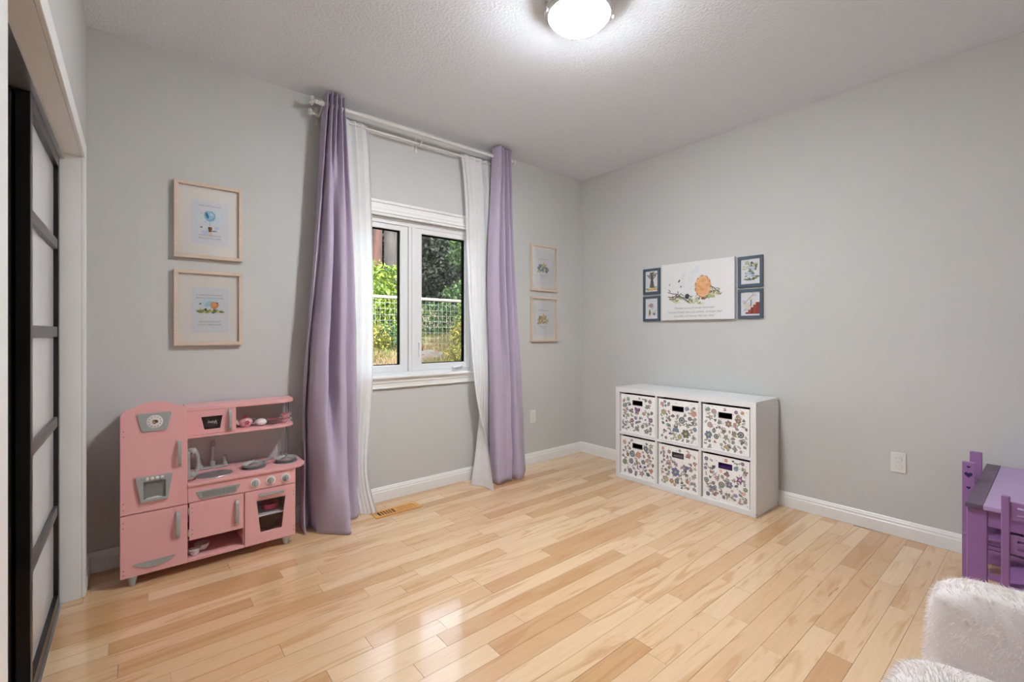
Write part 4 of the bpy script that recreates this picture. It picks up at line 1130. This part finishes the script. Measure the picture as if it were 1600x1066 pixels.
# oven door with a window
O4 = [(MX + .002, ZB + .001), (RX - .001, ZB + .001), (RX - .001, .3425), (MX + .002, .3425)]
I4 = [(-2.954, .108), (-2.847, .108), (-2.829, .282), (-2.972, .282)]
od = MB().ring(O4, I4, KF, KF + .012).build('oven_door', M['pink'], kit, bevel=.002)
MB().prism(I4, KF + .004, KF + .006).build('oven_window', M['picture_glass'], od)
MB().box(MX + .005, RX - .012, KF + .014, KB - .010, .190, .196).build('oven_shelf', M['white_lam'], kit)
MB().box(-2.967, -2.836, KF - .018, KF - .009, .308, .322).box(-2.963, -2.950, KF - .010, KF, .309, .321).box(-2.853, -2.840, KF - .010, KF, .309, .321).build('handle', M['grey_plastic'], od, bevel=.003)
for z in (.30, .28, .10, .08): MB().lathe([(.0028, 0), (.0025, .0012), (0, .0016)], (-2.786, KF, z), 8, 'y').build('screw', M['grey_dark'], od)
# feet
for x, y in ((-3.495, -.278), (-2.822, -.278), (-3.495, -.06), (-2.822, -.06)):
    MB().lathe([(.012, .001), (.013, .012), (.015, .018), (.021, .040), (.022, ZB)], (x, y, 0), 18).build('foot', M['grey_plastic'], kit, smooth=True)
# upper shelf with microwave
UF = -.200
for nm, z0, z1 in (('top_board', .794, .812), ('upper_shelf', .651, .664)):
    MB().prism([(FX1, UF), (-2.835, UF)] + [(-2.835 + .09 * math.sin(R(90 * k / 6)), UF + .09 - .09 * math.cos(R(90 * k / 6))) for k in range(1, 7)] + [(-2.745, KB), (FX1, KB)], z0, z1, 'z').build(nm, M['pink'], kit, bevel=.0015)
MWX = -3.056
kb('microwave_side', MWX - .012, MWX, UF + .012, KB, .664, .794)
kb('microwave_back', FX1, MWX - .012, KB - .006, KB, .664, .794)
I4 = [(-3.201, .690), (-3.130, .690), (-3.119, .758), (-3.215, .758)]
md = MB().ring([(FX1 + .002, .6655), (MWX, .6655), (MWX, .7925), (FX1 + .002, .7925)], I4, UF - .001, UF + .011).build('microwave_door', M['pink'], kit, bevel=.0015)
MB().prism(I4, UF + .003, UF + .005).build('microwave_window', M['smoked'], md)
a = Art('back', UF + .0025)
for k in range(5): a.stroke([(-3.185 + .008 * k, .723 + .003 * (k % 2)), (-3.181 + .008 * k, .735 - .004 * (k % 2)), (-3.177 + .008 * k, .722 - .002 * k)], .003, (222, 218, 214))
a.build('window_stroke_print', md)  # pale zigzag strokes laid over the microwave window
handle(md, -3.084, .672, .786, UF - .001)
for x, y in ((-2.767, -.055), (-2.752, -.052)):
    MB().lathe([(.0045, CT1), (.0045, .651)], (x, y, 0), 10).build('shelf_post', M['grey_dark'], kit, smooth=True)
    MB().lathe([(.0045, .664), (.0045, .794)], (x, y, 0), 10).build('shelf_post', M['grey_dark'], kit, smooth=True)
# toy telephone hanging on the fridge side
ph = thing('toy_telephone', (-3.255, -.262, CT1), 'silver toy telephone with curved handset beside the toy fridge', 'telephone')
MB().prism(rrect(-.292, -.232, CT1 + .012, .600, .010), FX1, FX1 + .012, 'x').build('wall_plate', M['grey_plastic'], ph, bevel=.003)
MB().tube([(-3.262, -.262, .478), (-3.244, -.264, .485), (-3.236, -.265, .51), (-3.234, -.265, .54), (-3.236, -.265, .57), (-3.244, -.264, .592), (-3.262, -.262, .598)], [.013, .012, .009, .008, .009, .012, .013], 12).build('handset', M['grey_plastic'], ph, smooth=True)
for z in (.598, .478):
    MB().lathe([(0, -.016), (.012, -.013), (.018, -.004), (.019, .004), (.014, .013), (0, .017)], (-3.258, -.262, z), 16).build('ear_cup', M['grey_plastic'], ph, smooth=True)
MB().tube([(-3.250, -.262, .462), (-3.245, -.255, .452), (-3.255, -.245, .448)], .003, 6).build('cord', M['grey_dark'], ph, smooth=True)
# toy pans on the burners
for px, py, hx, lab in ((-2.967, -.195, 1, 'silver toy pan on the burner nearer the sink'), (-2.797, -.180, 0, 'silver toy pan on the burner at the rounded counter end')):
    p_ = thing('toy_pan', (px, py, CT1 + .004), lab, 'toy pan', 'toy pans on the play kitchen')
    MB().lathe([(.060, .0), (.062, .004), (.050, .0042), (0, .0042)], (px, py, CT1), 28).build('burner', M['grey_dark'], kit, smooth=True)
    MB().lathe([(0, .0045), (.044, .0045), (.052, .010), (.058, .024), (.0595, .024), (.0565, .022), (.045, .009), (0, .007)], (px, py, CT1), 30).build('pan_body', M['grey_plastic'], p_, smooth=True)
    MB().tube([(px + .05 * hx, py + .05 * (1 - hx) + .01, CT1 + .020), (px + .075 * hx + .002, py + .075 * (1 - hx) + .022, CT1 + .026), (px + .10 * hx + .004, py + .095 * (1 - hx) + .03, CT1 + .028)], [.006, .0055, .007], 8).build('pan_handle', M['grey_dark'], p_, smooth=True)
    MB().lathe([(0, .030), (.012, .028), (.026, .020), (.034, .0095)], (px - .002, py - .006, CT1), 14).build('pan_lid', M['steel'], p_, smooth=True)
    MB().lathe([(.004, .028), (.004, .038), (.008, .041), (.007, .046), (0, .047)], (px - .002, py - .006, CT1), 10).build('lid_knob', M['grey_plastic'], p_, smooth=True)
# toy tea set on the upper shelf
SZS = .664
tx, ty, k_ = -2.996, -.115, 1.28
tp = thing('toy_teapot', (tx, ty, SZS), 'small pink and white toy teapot beside the toy microwave', 'teapot')
def sc(pr): return [(r * k_, h * k_) for r, h in pr]
def off(*ps): return [(tx + p[0] * k_, ty + p[1] * k_, SZS + p[2] * k_) for p in ps]
MB().lathe(sc([(.014, .0005), (.017, .003), (.026, .014), (.029, .024), (.025, .034), (.015, .040), (.013, .041), (0, .041)]), (tx, ty, SZS), 20).build('pot_body', M['china_pink'], tp, smooth=True)
MB().lathe(sc([(.0145, .040), (.011, .046), (.004, .049), (.005, .053), (0, .055)]), (tx, ty, SZS), 14).build('lid', M['pink_rose'], tp, smooth=True)
MB().tube(off((-.023, 0, .014), (-.033, -.002, .024), (-.037, -.003, .036)), [.009, .007, .005], 8).build('spout', M['white_gloss'], tp, smooth=True)
MB().tube(off((.024, 0, .034), (.037, 0, .033), (.041, 0, .022), (.034, 0, .011), (.026, 0, .011)), .0036, 6).build('pot_handle', M['white_gloss'], tp, smooth=True)
a = Art('back', ty - .0385)
for k in range(5): a.blob(tx + .004 + .007 * math.cos(k * 1.257), SZS + .031 + .007 * math.sin(k * 1.257), .005, .005, (198, 78, 104), n=8)
a.build('rose_print', tp)
ex, ey = -2.918, -.125
eg = thing('toy_sugar_bowl', (ex, ey, SZS), 'white egg shaped toy dish next to the toy teapot', 'dish')
MB().lathe([(.010, .0005), (.020, .004), (.028, .012), (.0295, .019)], (ex, ey, SZS), 20).build('bowl', M['white_gloss'], eg, smooth=True)
MB().lathe([(.0295, .019), (.027, .029), (.019, .037), (.009, .041), (0, .042)], (ex, ey, SZS), 20).build('lid', M['white_gloss'], eg, smooth=True)
for k in range(4):
    sc_ = thing('toy_saucer', (-2.850, -.112, SZS + .007 * k), ('bottom', 'second', 'third', 'top')[k] + ' white toy saucer in the stack on the pink shelf', 'saucer', 'stacked toy saucers')
    z0 = SZS + .007 * k + .0004
    MB().lathe([(.013, 0), (.020, .001), (.037, .006), (.038, .0075), (.035, .007), (.019, .003), (0, .0025)], (-2.850, -.112, z0), 24).build('dish', M['white_gloss'], sc_, smooth=True)
    MB().lathe([(.0362, .0071), (.0385, .0077), (.0385, .0068), (.0362, .0062)], (-2.850, -.112, z0), 24).build('rim_band', M['pink_rose'] if k % 2 else M['grey_plastic'], sc_, smooth=True)
def cup(x, y, z, ha, lab, m='china_pink', group='toy teacups', s=1.0, rim='pink_rose'):
    c = thing('toy_teacup', (x, y, z), lab, 'teacup', group)
    MB().lathe([(.009 * s, .0004), (.010 * s, .002), (.016 * s, .010 * s), (.019 * s, .022 * s), (.020 * s, .025 * s), (.0185 * s, .025 * s), (.015 * s, .011 * s), (0, .006 * s)], (x, y, z), 18).build('bowl', M[m], c, smooth=True)
    d = Vector((math.cos(ha), math.sin(ha), 0))
    c0 = Vector((x, y, z))
    MB().tube([c0 + d * .017 * s + Vector((0, 0, .021 * s)), c0 + d * .028 * s + Vector((0, 0, .020 * s)), c0 + d * .029 * s + Vector((0, 0, .011 * s)), c0 + d * .015 * s + Vector((0, 0, .009 * s))], .0025 * s, 6).build('cup_handle', M['white_gloss'], c, smooth=True)
    MB().lathe([(.0202 * s, .0225 * s), (.0206 * s, .0255 * s), (.0195 * s, .0255 * s)], (x, y, z), 18).build('rim_band', M[rim], c, smooth=True)
    return c
cup(-2.795, -.128, SZS, -.3, 'pink patterned toy teacup, lower one beside the stacked saucers')
cup(-2.795, -.128, SZS + .0275, .2, 'pink patterned toy teacup stacked on the cup beside the saucers')
cup(-2.772, -.084, SZS, -.2, 'pink patterned toy teacup, lower one next to the shelf post')
cup(-2.772, -.084, SZS + .0275, .4, 'pink patterned toy teacup stacked next to the shelf post')
# things in the open compartment and in the oven
cup(-3.248, -.255, ZB + .0125, 2.5, 'small toy cup at the left of the open compartment under the sink', s=1.3, m='white_gloss', rim='white_rod')
b_ = thing('toy_bowl', (-3.212, -.205, ZB + .0125), 'white round toy bowl in the open compartment under the sink', 'bowl')
MB().lathe([(.012, .0005), (.022, .004), (.032, .020), (.034, .034), (.032, .034), (.029, .020), (.018, .006), (0, .005)], (-3.212, -.205, ZB + .0125), 22).build('bowl_body', M['white_gloss'], b_, smooth=True)
MB().lathe([(.0335, .031), (.035, .0345), (.032, .0345)], (-3.212, -.205, ZB + .0125), 22).build('rim', M['white_rod'], b_, smooth=True)
b_ = thing('toy_casserole', (-2.885, -.20, .1965), 'bright pink toy casserole on the shelf inside the toy oven', 'toy pot')
MB().lathe([(.038, .0005), (.042, .004), (.046, .032), (.048, .034), (.044, .034), (.040, .006), (0, .005)], (-2.885, -.20, .1965), 24).build('pot_body', M['pink_deep'], b_, smooth=True)
for s_ in (-1, 1): MB().box(-2.885 + s_ * .045, -2.885 + s_ * .060, -.212, -.188, .2215, .2275).build('pot_handle', M['pink_deep'], b_, bevel=.002)
b_ = thing('toy_plate', (-2.890, -.12, ZB + .0125), 'brown round toy plate standing inside the toy oven', 'toy plate')
MB().lathe([(0, .002), (.030, .003), (.045, .007), (.046, .009), (.030, .006), (0, .005)], (-2.890, -.125, ZB + .0125 + .047), 24, 'y').build('dish', plain('brown_toy_plastic', (120, 84, 62), .5), b_, smooth=True)
MB().lathe([(.0445, .0072), (.047, .0082), (.047, .0096), (.0445, .009)], (-2.890, -.125, ZB + .0125 + .047), 24, 'y').build('rim_band', plain('tan_toy_plastic', (158, 122, 92), .5), b_, smooth=True)

# ------------------------------------------------------------------ purple children's table and chairs
TX0, TX1, TY0, TY1, TZ = -.872, -.022, -2.852, -3.60, .515
tb = thing('child_table', (-.44, -3.22, 0), 'low purple children\'s table with lilac top against the right wall', 'table')
MB().box(TX0, TX1, TY0 - .052, TY1 + .052, TZ - .018, TZ).build('tabletop', M['lilac_top'], tb, bevel=.003)
for ya, yb in ((TY0, TY0 - .052), (TY1 + .052, TY1)):
    MB().box(TX0, TX1, yb, ya, TZ - .018, TZ + .0005).build('top_stripe', M['plum'], tb, bevel=.003)
for x in (TX0 + .012, TX1 - .037):
    for y in (TY0 - .004, TY1 + .064):
        MB().box(x, x + .025, y - .060, y, .001, TZ - .018).build('leg', M['purple'], tb, bevel=.004)
MB().box(TX0 + .016, TX0 + .030, TY1 + .064, TY0 - .064, TZ - .085, TZ - .018).build('apron', M['purple'], tb, bevel=.002)
MB().box(TX1 - .030, TX1 - .016, TY1 + .064, TY0 - .064, TZ - .085, TZ - .018).build('apron', M['purple'], tb, bevel=.002)
MB().box(TX0 + .037, TX1 - .037, TY0 - .030, TY0 - .018, TZ - .085, TZ - .018).build('apron', M['purple'], tb, bevel=.002)
MB().box(-.50, -.49, -3.19, -3.14, TZ, TZ + .001).build('scratch_mark', M['plum'], tb)

def heart(mb, y, z, s, x, m=None):
    pts = [(y + s * 16 * math.sin(t_) ** 3 / 17, z + s * (13 * math.cos(t_) - 5 * math.cos(2 * t_) - 2 * math.cos(3 * t_) - math.cos(4 * t_)) / 17) for t_ in [2 * math.pi * k / 20 for k in range(20)]]
    return mb.prism(pts, x - .0008, x, 'x', m)
def slotted(mb, x0, x1, y0, y1, z0, z1, axis, slots):
    """A rail with pairs of long slots cut through, built as strips around the holes."""
    zz = [z0] + [v for s in slots for v in s] + [z1]
    if axis == 'y':
        m0, m1 = y0 + .018, y1 - .018
        for k in range(0, len(zz), 2): mb.box(x0, x1, y0, y1, zz[k], zz[k + 1])
        for k in range(1, len(zz) - 1, 2): mb.box(x0, x1, y0, m0, zz[k], zz[k + 1]).box(x0, x1, m1, y1, zz[k], zz[k + 1])
    else:
        m0, m1 = x0 + .03, x1 - .03
        for k in range(0, len(zz), 2): mb.box(x0, x1, y0, y1, zz[k], zz[k + 1])
        for k in range(1, len(zz) - 1, 2): mb.box(x0, m0, y0, y1, zz[k], zz[k + 1]).box(m1, x1, y0, y1, zz[k], zz[k + 1])
    return mb
def kid_chair(loc, rot, label, hearts, post_w, ph):
    """Built facing +x: back posts at x = 0, seat in front."""
    c = thing('child_chair', loc, label, 'chair', 'purple children\'s chairs', local=True)
    wd = .30
    for s_ in (0, 1):
        y = s_ * (wd - .022)
        p = MB().box(-post_w / 2, post_w / 2, y, y + .022, .001, ph).build('back_post', M['purple'], c, bevel=.003)
        if hearts:
            for z, r_ in ((ph - .022, .007), (ph - .058, .015), (ph - .118, .008)):
                hm = MB(); hm2 = []
                pts = [(r_ * 16 * math.sin(t_) ** 3 / 17, z + r_ * (13 * math.cos(t_) - 5 * math.cos(2 * t_) - 2 * math.cos(3 * t_) - math.cos(4 * t_)) / 17) for t_ in [2 * math.pi * k / 20 for k in range(20)]]
                yy = y - .0006 if s_ == 0 else y + .0226
                hm.prism(pts, yy - .0004, yy + .0004, 'y').build('heart', M['navy'], c)
        MB().box(.235, .265, y, y + .022, .001, .262).build('leg', M['purple'], c, bevel=.003)
        sm = MB(); slotted(sm, post_w / 2, .235, y + .004, y + .018, .205, .262, 'x', [(.220, .228), (.240, .248)])
        sm.build('side_rail', M['purple'], c)
        MB().box(post_w / 2, .235, y + .006, y + .016, .085, .115).build('stretcher', M['purple'], c)
    MB().box(-post_w / 2 + .002, .275, -.004, wd + .004, .262, .276).build('seat', M['purple'], c, bevel=.004)
    for z0, z1 in (((ph - .085, ph - .020), (ph - .205, ph - .140)) if not hearts else ((.420, .465), (.330, .370))):
        sm = MB(); slotted(sm, -.007, .007, .022, wd - .022, z0, z1, 'y', [(z0 + .014, z0 + .024), (z0 + .040, z0 + .050)])
        sm.build('back_rail', M['purple'], c)
    MB().box(.243, .257, .022, wd - .022, .222, .262).build('front_rail', M['purple'], c)
    c.rotation_euler = (0, 0, rot)
    return c
kid_chair((-1.008, -3.262, 0), 0, 'purple children\'s chair pushed in at the front of the low table', False, .024, .605)
# chair at the far end of the table, side on, with hearts on its posts: faces -y
kid_chair((-.505, -2.829, 0), R(-90), 'purple children\'s chair with navy hearts at the left end of the table', True, .044, .605)

# ------------------------------------------------------------------ plush child's armchair
from mathutils import noise
pc = thing('plush_armchair', (0, 0, 0), 'pale fluffy plush children\'s armchair in the near right corner', 'armchair', local=True)
def pillow(dims, c, r, n=10, squash=None):
    """Rounded-box surface as a closed grid; returns rows."""
    rows = []
    hx, hy, hz = dims[0] / 2, dims[1] / 2, dims[2] / 2
    for i in range(2 * n + 1):
        th = math.pi * i / (2 * n); row = []
        for k in range(4 * n):
            ph_ = 2 * math.pi * k / (4 * n)
            d = Vector((math.sin(th) * math.cos(ph_), math.sin(th) * math.sin(ph_), math.cos(th)))
            e = 9.0
            m = (abs(d.x) ** e + abs(d.y) ** e + abs(d.z) ** e) ** (-1 / e)
            p = Vector((d.x * m * hx, d.y * m * hy, d.z * m * hz))
            if squash: p = squash(p)
            p = p + Vector(c)
            nn = noise.noise(p * 7) * .008
            row.append(p + d * nn)
        rows.append(row)
    return rows
def plush(name, rows, seed, count):
    rg = random.Random(seed)
    o = MB().grid(rows, closed=True).build(name, M['fur_base'], pc, smooth=True, autosmooth=False)
    me = o.data; fur = MB()
    areas = [p.area for p in me.polygons]; tot = sum(areas)
    vs, fs = [], []
    for p, ar in zip(me.polygons, areas):
        k = ar / tot * count; k = int(k) + (1 if rg.random() < k - int(k) else 0)
        co = [me.vertices[i].co for i in p.vertices]
        for _ in range(k):
            a_, b_ = rg.random(), rg.random()
            q_ = (co[0] * (1 - a_) + co[1] * a_) * (1 - b_) + (co[3 % len(co)] * (1 - a_) + co[2] * a_) * b_
            nm = p.normal
            fl = Vector((noise.noise(q_ * 9 + Vector((seed, 0, 0))), noise.noise(q_ * 9 + Vector((0, seed, 5))), -.25 + noise.noise(q_ * 9)))
            d = (nm + fl * 1.5 + Vector((rg.uniform(-.4, .4), rg.uniform(-.4, .4), rg.uniform(-.4, .4)))).normalized()
            if d.dot(nm) < .15: d = (d + nm * .6).normalized()
            ln = rg.uniform(.010, .019); t_ = d.cross(Vector((rg.uniform(-1, 1), rg.uniform(-1, 1), rg.uniform(-1, 1)))).normalized() * .0011
            i0 = len(vs); b0 = q_ - nm * .001
            vs += [b0 - t_, b0 + t_, b0 + d * ln]; fs.append((i0, i0 + 1, i0 + 2))
    m2 = bpy.data.meshes.new('fur'); m2.from_pydata(vs, [], fs); m2.materials.append(M['fur'])
    f = bpy.data.objects.new('fur', m2); COL.objects.link(f); f.parent = o; f['kind'] = 'stuff'
    return o
# local axes: front = +x, far arm at +y
def arm_shape(p):
    t_ = (p.x + .30) / .60
    p = p.copy()
    if p.z > 0: p.z += .05 * (1 - t_)
    return p
def arm_in(sgn):
    def f(p):
        p = arm_shape(p)
        if p.y * sgn > 0: p.y *= 1.15 - 1.5 * p.z
        return p
    return f
plush('arm', pillow((.60, .16, .50), (.0, .250, .255), .06, squash=arm_in(-1)), 1, 30000)
plush('arm', pillow((.60, .16, .50), (.0, -.245, .255), .06, squash=arm_in(1)), 2, 30000)
plush('seat', pillow((.56, .36, .30), (.02, 0, .165), .06), 3, 18000)
plush('backrest', pillow((.18, .62, .66), (-.34, 0, .335), .08), 4, 22000)
pc.location = (-1.965, -3.16, 0)
pc.rotation_euler = (0, 0, R(90))

# ------------------------------------------------------------------ outside: hillside, fence, shrubs and trees
def ground_z(x, y):
    z = -.15 + max(0, y - 1.0) * .135
    if y > 8: z += (y - 8) * .10
    return z + .06 * noise.noise(Vector((x * .5, y * .5, 0))) + .025 * noise.noise(Vector((x * 2, y * 2, 3)))
rows = [[(-12 + 26 * i / 52, .16 + 26 * j / 60, ground_z(-12 + 26 * i / 52, .16 + 26 * j / 60)) for i in range(53)] for j in range(61)]
hill = struct(MB().grid(rows).build('hillside', M['soil'], smooth=True, autosmooth=False))

def tufts(name, n, x0, x1, y0, y1, h0, h1, mat, label, cat_, seed, lean=.5, w=.006, keep=None):
    rg = random.Random(seed); vs, fs = [], []
    for _ in range(n):
        x, y = rg.uniform(x0, x1), rg.uniform(y0, y1)
        if keep and not keep(x, y): continue
        if noise.noise(Vector((x * 1.3 + seed, y * 1.3, 0))) < -.12: continue
        z = ground_z(x, y) - .01
        for _b in range(5):
            h = rg.uniform(h0, h1); bx, by = x + rg.uniform(-.05, .05), y + rg.uniform(-.05, .05)
            dx, dy = rg.uniform(-lean, lean) * h, rg.uniform(-lean, lean) * h; a_ = rg.uniform(0, 6.28); cw, sw = math.cos(a_) * w, math.sin(a_) * w
            i0 = len(vs)
            vs += [(bx - cw, by - sw, z), (bx + cw, by + sw, z), (bx + dx * .4 + cw * .7, by + dy * .4 + sw * .7, z + h * .6), (bx + dx * .4 - cw * .7, by + dy * .4 - sw * .7, z + h * .6), (bx + dx, by + dy, z + h)]
            fs += [(i0, i0 + 1, i0 + 2, i0 + 3), (i0 + 3, i0 + 2, i0 + 4)]
    me = bpy.data.meshes.new(name); me.from_pydata(vs, [], fs); me.materials.append(mat)
    o = bpy.data.objects.new(name, me); COL.objects.link(o)
    return tag(o, label, cat_, kind='stuff')
tufts('dry_grass', 4600, -1.5, 5.2, 3.2, 9.0, .05, .20, M['grass_dry'], 'dry straw coloured grass on the slope outside the window', 'grass', 3)
tufts('green_grass', 4200, -1.5, 5.2, 3.2, 9.5, .05, .22, M['grass_green'], 'short green grass between the dry tufts outside the window', 'grass', 9)
tufts('rusty_weeds', 420, -.5, 4.6, 5.4, 8.6, .10, .30, M['rust'], 'rusty brown weeds below the fence outside the window', 'weeds', 14, lean=.7)

# fence: white top rail on posts with welded wire mesh
FA = R(3.0); FY = 7.75
def fpt(s_, z): return Vector((s_ * math.cos(FA), FY - (s_ - 2.3) * math.sin(FA) * 0.9, z))
def fz(s_): return ground_z(s_, FY) 
fence = thing('garden_fence', (2.3, FY, ground_z(2.3, FY)), 'garden fence with whitish top rail and wire mesh outside the window', 'fence')
def rail_z(s_): return 2.085 - (s_ - 2.3) * .010
MB().tube([fpt(s_, rail_z(s_)) for s_ in [k * .25 - 3 for k in range(49)]], .042, 10).build('top_rail', M['rail'], fence, smooth=True)
for s_ in (-2.6, -.25, 4.35, 6.7):
    MB().lathe([(.05, fz(s_) - .1), (.05, rail_z(s_) - .03)], (fpt(s_, 0).x, fpt(s_, 0).y, 0), 12).build('post', M['rail'], fence, smooth=True)
wm = MB()
for k in range(95):
    s_ = -3 + k * .125; wm.tube([fpt(s_, fz(s_)), fpt(s_, rail_z(s_))], .0026, 4, caps=False)
for k in range(9):
    wm.tube([fpt(s_, rail_z(s_) - .14 - .15 * k) for s_ in (-3, 0, 3, 6, 9)], .0026, 4, caps=False)
tag(wm.build('wire_mesh', M['galv'], fence), kind='stuff')

def foliage(n, c, rad, leaf, rg, aspect=.55, shell=.35, droop=.3):
    vs, fs = [], []
    for _ in range(n):
        while True:
            p = Vector((rg.uniform(-1, 1), rg.uniform(-1, 1), rg.uniform(-1, 1)))
            l = p.length
            if l < 1 and l > .2 and rg.random() < (l if l > shell else .2): break
        b = noise.noise(p * 2.3 + Vector((c[0], c[1], c[2]))) * .35
        p = p * (1 + b)
        q_ = Vector((c[0] + p.x * rad[0], c[1] + p.y * rad[1], c[2] + p.z * rad[2]))
        d = Vector((rg.uniform(-1, 1), rg.uniform(-1, 1), rg.uniform(-1, .5) - droop)).normalized()
        t_ = d.cross(Vector((rg.uniform(-1, 1), rg.uniform(-1, 1), rg.uniform(-.2, 1)))).normalized()
        ln = leaf * rg.uniform(.6, 1.25); w_ = ln * aspect / 2
        nn = d.cross(t_) * ln * .12
        i0 = len(vs)
        vs += [q_, q_ + d * ln * .45 + t_ * w_ + nn, q_ + d * ln, q_ + d * ln * .45 - t_ * w_ + nn]
        fs += [(i0, i0 + 1, i0 + 2), (i0, i0 + 2, i0 + 3)]
    return vs, fs
def leafmesh(name, parent, vs, fs, mat):
    o = MB(); o.v = [tuple(v) for v in vs]; o.f = [list(f) for f in fs]; o.mi = [0] * len(fs)
    me = bpy.data.meshes.new(name); me.from_pydata([v - W[parent.name] for v in vs], [], fs); me.materials.append(mat)
    ob = bpy.data.objects.new(name, me); COL.objects.link(ob); ob.parent = parent
    W[ob.name] = W[parent.name]
    return ob
def shrub(x, y, rad, n, leaf, mat, label, seed, name='shrub', lift=0.0):
    rg = random.Random(seed); z = ground_z(x, y)
    s = thing(name, (x, y, z), label, 'shrub', 'shrubs outside the window')
    vs, fs = foliage(n, (x, y, z + rad[2] * .95 + lift), rad, leaf, rg)
    leafmesh('foliage', s, vs, fs, mat)
    for k in range(5):
        a_ = k * 1.3 + seed; MB().tube([(x, y, z - .05), (x + math.cos(a_) * rad[0] * .3, y + math.sin(a_) * rad[1] * .3, z + rad[2] * .7 + lift), (x + math.cos(a_) * rad[0] * .6, y + math.sin(a_) * rad[1] * .6, z + rad[2] * 1.3 + lift)], [.018, .011, .005], 6).build('stem', M['bark_grey'], s, smooth=True)
    return s
def trunk_tree(x, y, h, r, mat, crown_mat, crown, n, leaf, label, seed, lean=0.0):
    rg = random.Random(seed); z = ground_z(x, y)
    t_ = thing('tree', (x, y, z), label, 'tree', 'trees outside the window')
    pts = [(x + lean * k / 8, y + .05 * math.sin(k), z - .1 + h * k / 8) for k in range(9)]
    MB().tube(pts, [r * (1 - .6 * k / 8) for k in range(9)], 14).build('trunk', mat, t_, smooth=True)
    if n:
        vs, fs = foliage(n, (x + lean, y, z + crown[2]), crown[3:], leaf, rg)
        leafmesh('crown', t_, vs, fs, crown_mat)
    for k in range(6):
        a_ = rg.uniform(0, 6.28); zz = z + h * rg.uniform(.35, .9)
        MB().tube([(x + lean * .6, y, zz), (x + lean * .6 + math.cos(a_) * .8, y + math.sin(a_) * .8, zz + .25)], [.03, .008], 6).build('branch', mat, t_, smooth=True)
    return t_
# bright leafy shrubs beyond the left pane
shrub(1.75, 9.3, (.70, .6, .75), 1500, .15, M['leaf_bright'], 'bright lime green shrub behind the fence, seen in the left pane', 1)
shrub(2.55, 9.9, (.60, .6, 1.05), 1300, .15, M['leaf_bright'], 'tall bright green shrub below the grey trunk, left pane', 2)
shrub(1.55, 10.3, (.8, .6, 1.15), 1300, .15, M['leaf_bright'], 'lime green shrub at the left edge of the left pane', 8)
shrub(1.45, 7.5, (.55, .3, .36), 700, .09, M['leaf_mid'], 'low mid green shrub at the fence foot, left pane', 3)
shrub(.85, 7.35, (.45, .3, .40), 700, .09, M['leaf_yellow'], 'low yellow green shrub at the fence foot, left edge of the left pane', 15)
shrub(2.35, 11.0, (.75, .4, .45), 420, .16, M['leaf_bright'], 'leafy lime branches in front of the red trunk, left pane', 16, lift=1.15)
# shrubs beyond the right pane
shrub(4.75, 9.3, (.85, .6, .95), 1900, .13, M['leaf_mid'], 'mid green shrub behind the fence at the right of the right pane', 4)
shrub(3.65, 9.5, (.75, .5, .55), 1100, .11, M['leaf_mid'], 'low loose green shrub behind the fence in the middle of the right pane', 5)
shrub(3.30, 6.9, (.48, .45, .50), 1700, .085, M['leaf_yellow'], 'yellow green bush in front of the fence in the right pane', 6)
shrub(2.35, 5.7, (.42, .36, .24), 1000, .07, M['leaf_yellow'], 'small yellow green bush low in the right pane', 7)
shrub(3.55, 7.35, (.30, .3, .80), 1000, .09, M['leaf_bright'], 'upright green bush over the fence rail in the right pane', 12)
# trunks and the dark wood behind
trunk_tree(2.80, 11.6, 17.0, .17, M['bark_red'], M['leaf_dark'], (0, 0, 16.5, 1.6, 1.4, 1.2), 1500, .22, 'red barked pine trunk seen in the left pane', 31, .1)
trunk_tree(3.75, 12.6, 17.0, .26, M['bark_grey'], M['leaf_dark'], (0, 0, 16.5, 1.6, 1.4, 1.2), 1500, .22, 'grey barked trunk seen at the right of the left pane', 32)
for k, (x, y, r_, hh) in enumerate(((1.9, 15.6, 1.6, 3.2), (4.2, 16.4, 1.7, 3.4), (6.2, 15.4, 1.7, 3.4), (8.2, 15.8, 1.8, 3.6), (6.9, 17.8, 1.8, 3.9), (10.2, 16.4, 1.8, 3.4), (7.0, 13.6, 1.2, 2.6))):
    trunk_tree(x, y, hh * 1.1, .16, M['bark_grey'], M['leaf_dark'], (0, 0, hh * .5, r_, r_ * .8, hh * .62), 5200, .26, ('dark evergreen far left behind the red trunk', 'dark evergreen between the two trunks', 'dark evergreen in the middle of the wood behind the right pane', 'dark evergreen at the right of the wood behind the right pane', 'tallest dark evergreen deep in the wood', 'dark evergreen at the far right end of the wood', 'dark evergreen nearest the fence at the right')[k], 40 + k)
trunk_tree(6.35, 11.2, 3.6, .07, M['bark_grey'], M['leaf_mid'], (0, 0, 2.7, .9, .8, .75), 1300, .17, 'young maple with mid green leaves high in the right pane', 61)
# rocks at the foot of the slope
for k, (u_, x, y, s_) in enumerate(((0, 1.72, 6.25, .30), (1, 2.02, 6.35, .24), (2, 1.50, 6.05, .20))):
    rg = random.Random(70 + k); z = ground_z(x, y)
    rows = []
    for i in range(9):
        th = math.pi * i / 8
        rows.append([Vector((x, y, z + s_ * .25)) + Vector((math.sin(th) * math.cos(p_), math.sin(th) * math.sin(p_) * .8, math.cos(th) * .55)) * s_ * (1 + .35 * noise.noise(Vector((math.sin(th) * math.cos(p_) * 1.6 + k * 9, math.sin(th) * math.sin(p_) * 1.6, math.cos(th) * 1.6)))) for p_ in [2 * math.pi * q_ / 14 for q_ in range(14)]])
    o = MB().grid(rows, closed=True).build('rock', M['rock'], smooth=True)
    tag(o, ('largest grey rock low in the right pane', 'grey rock right of the largest rock outside', 'smallest grey rock left of the largest rock outside')[k], 'rock', 'rocks outside the window')
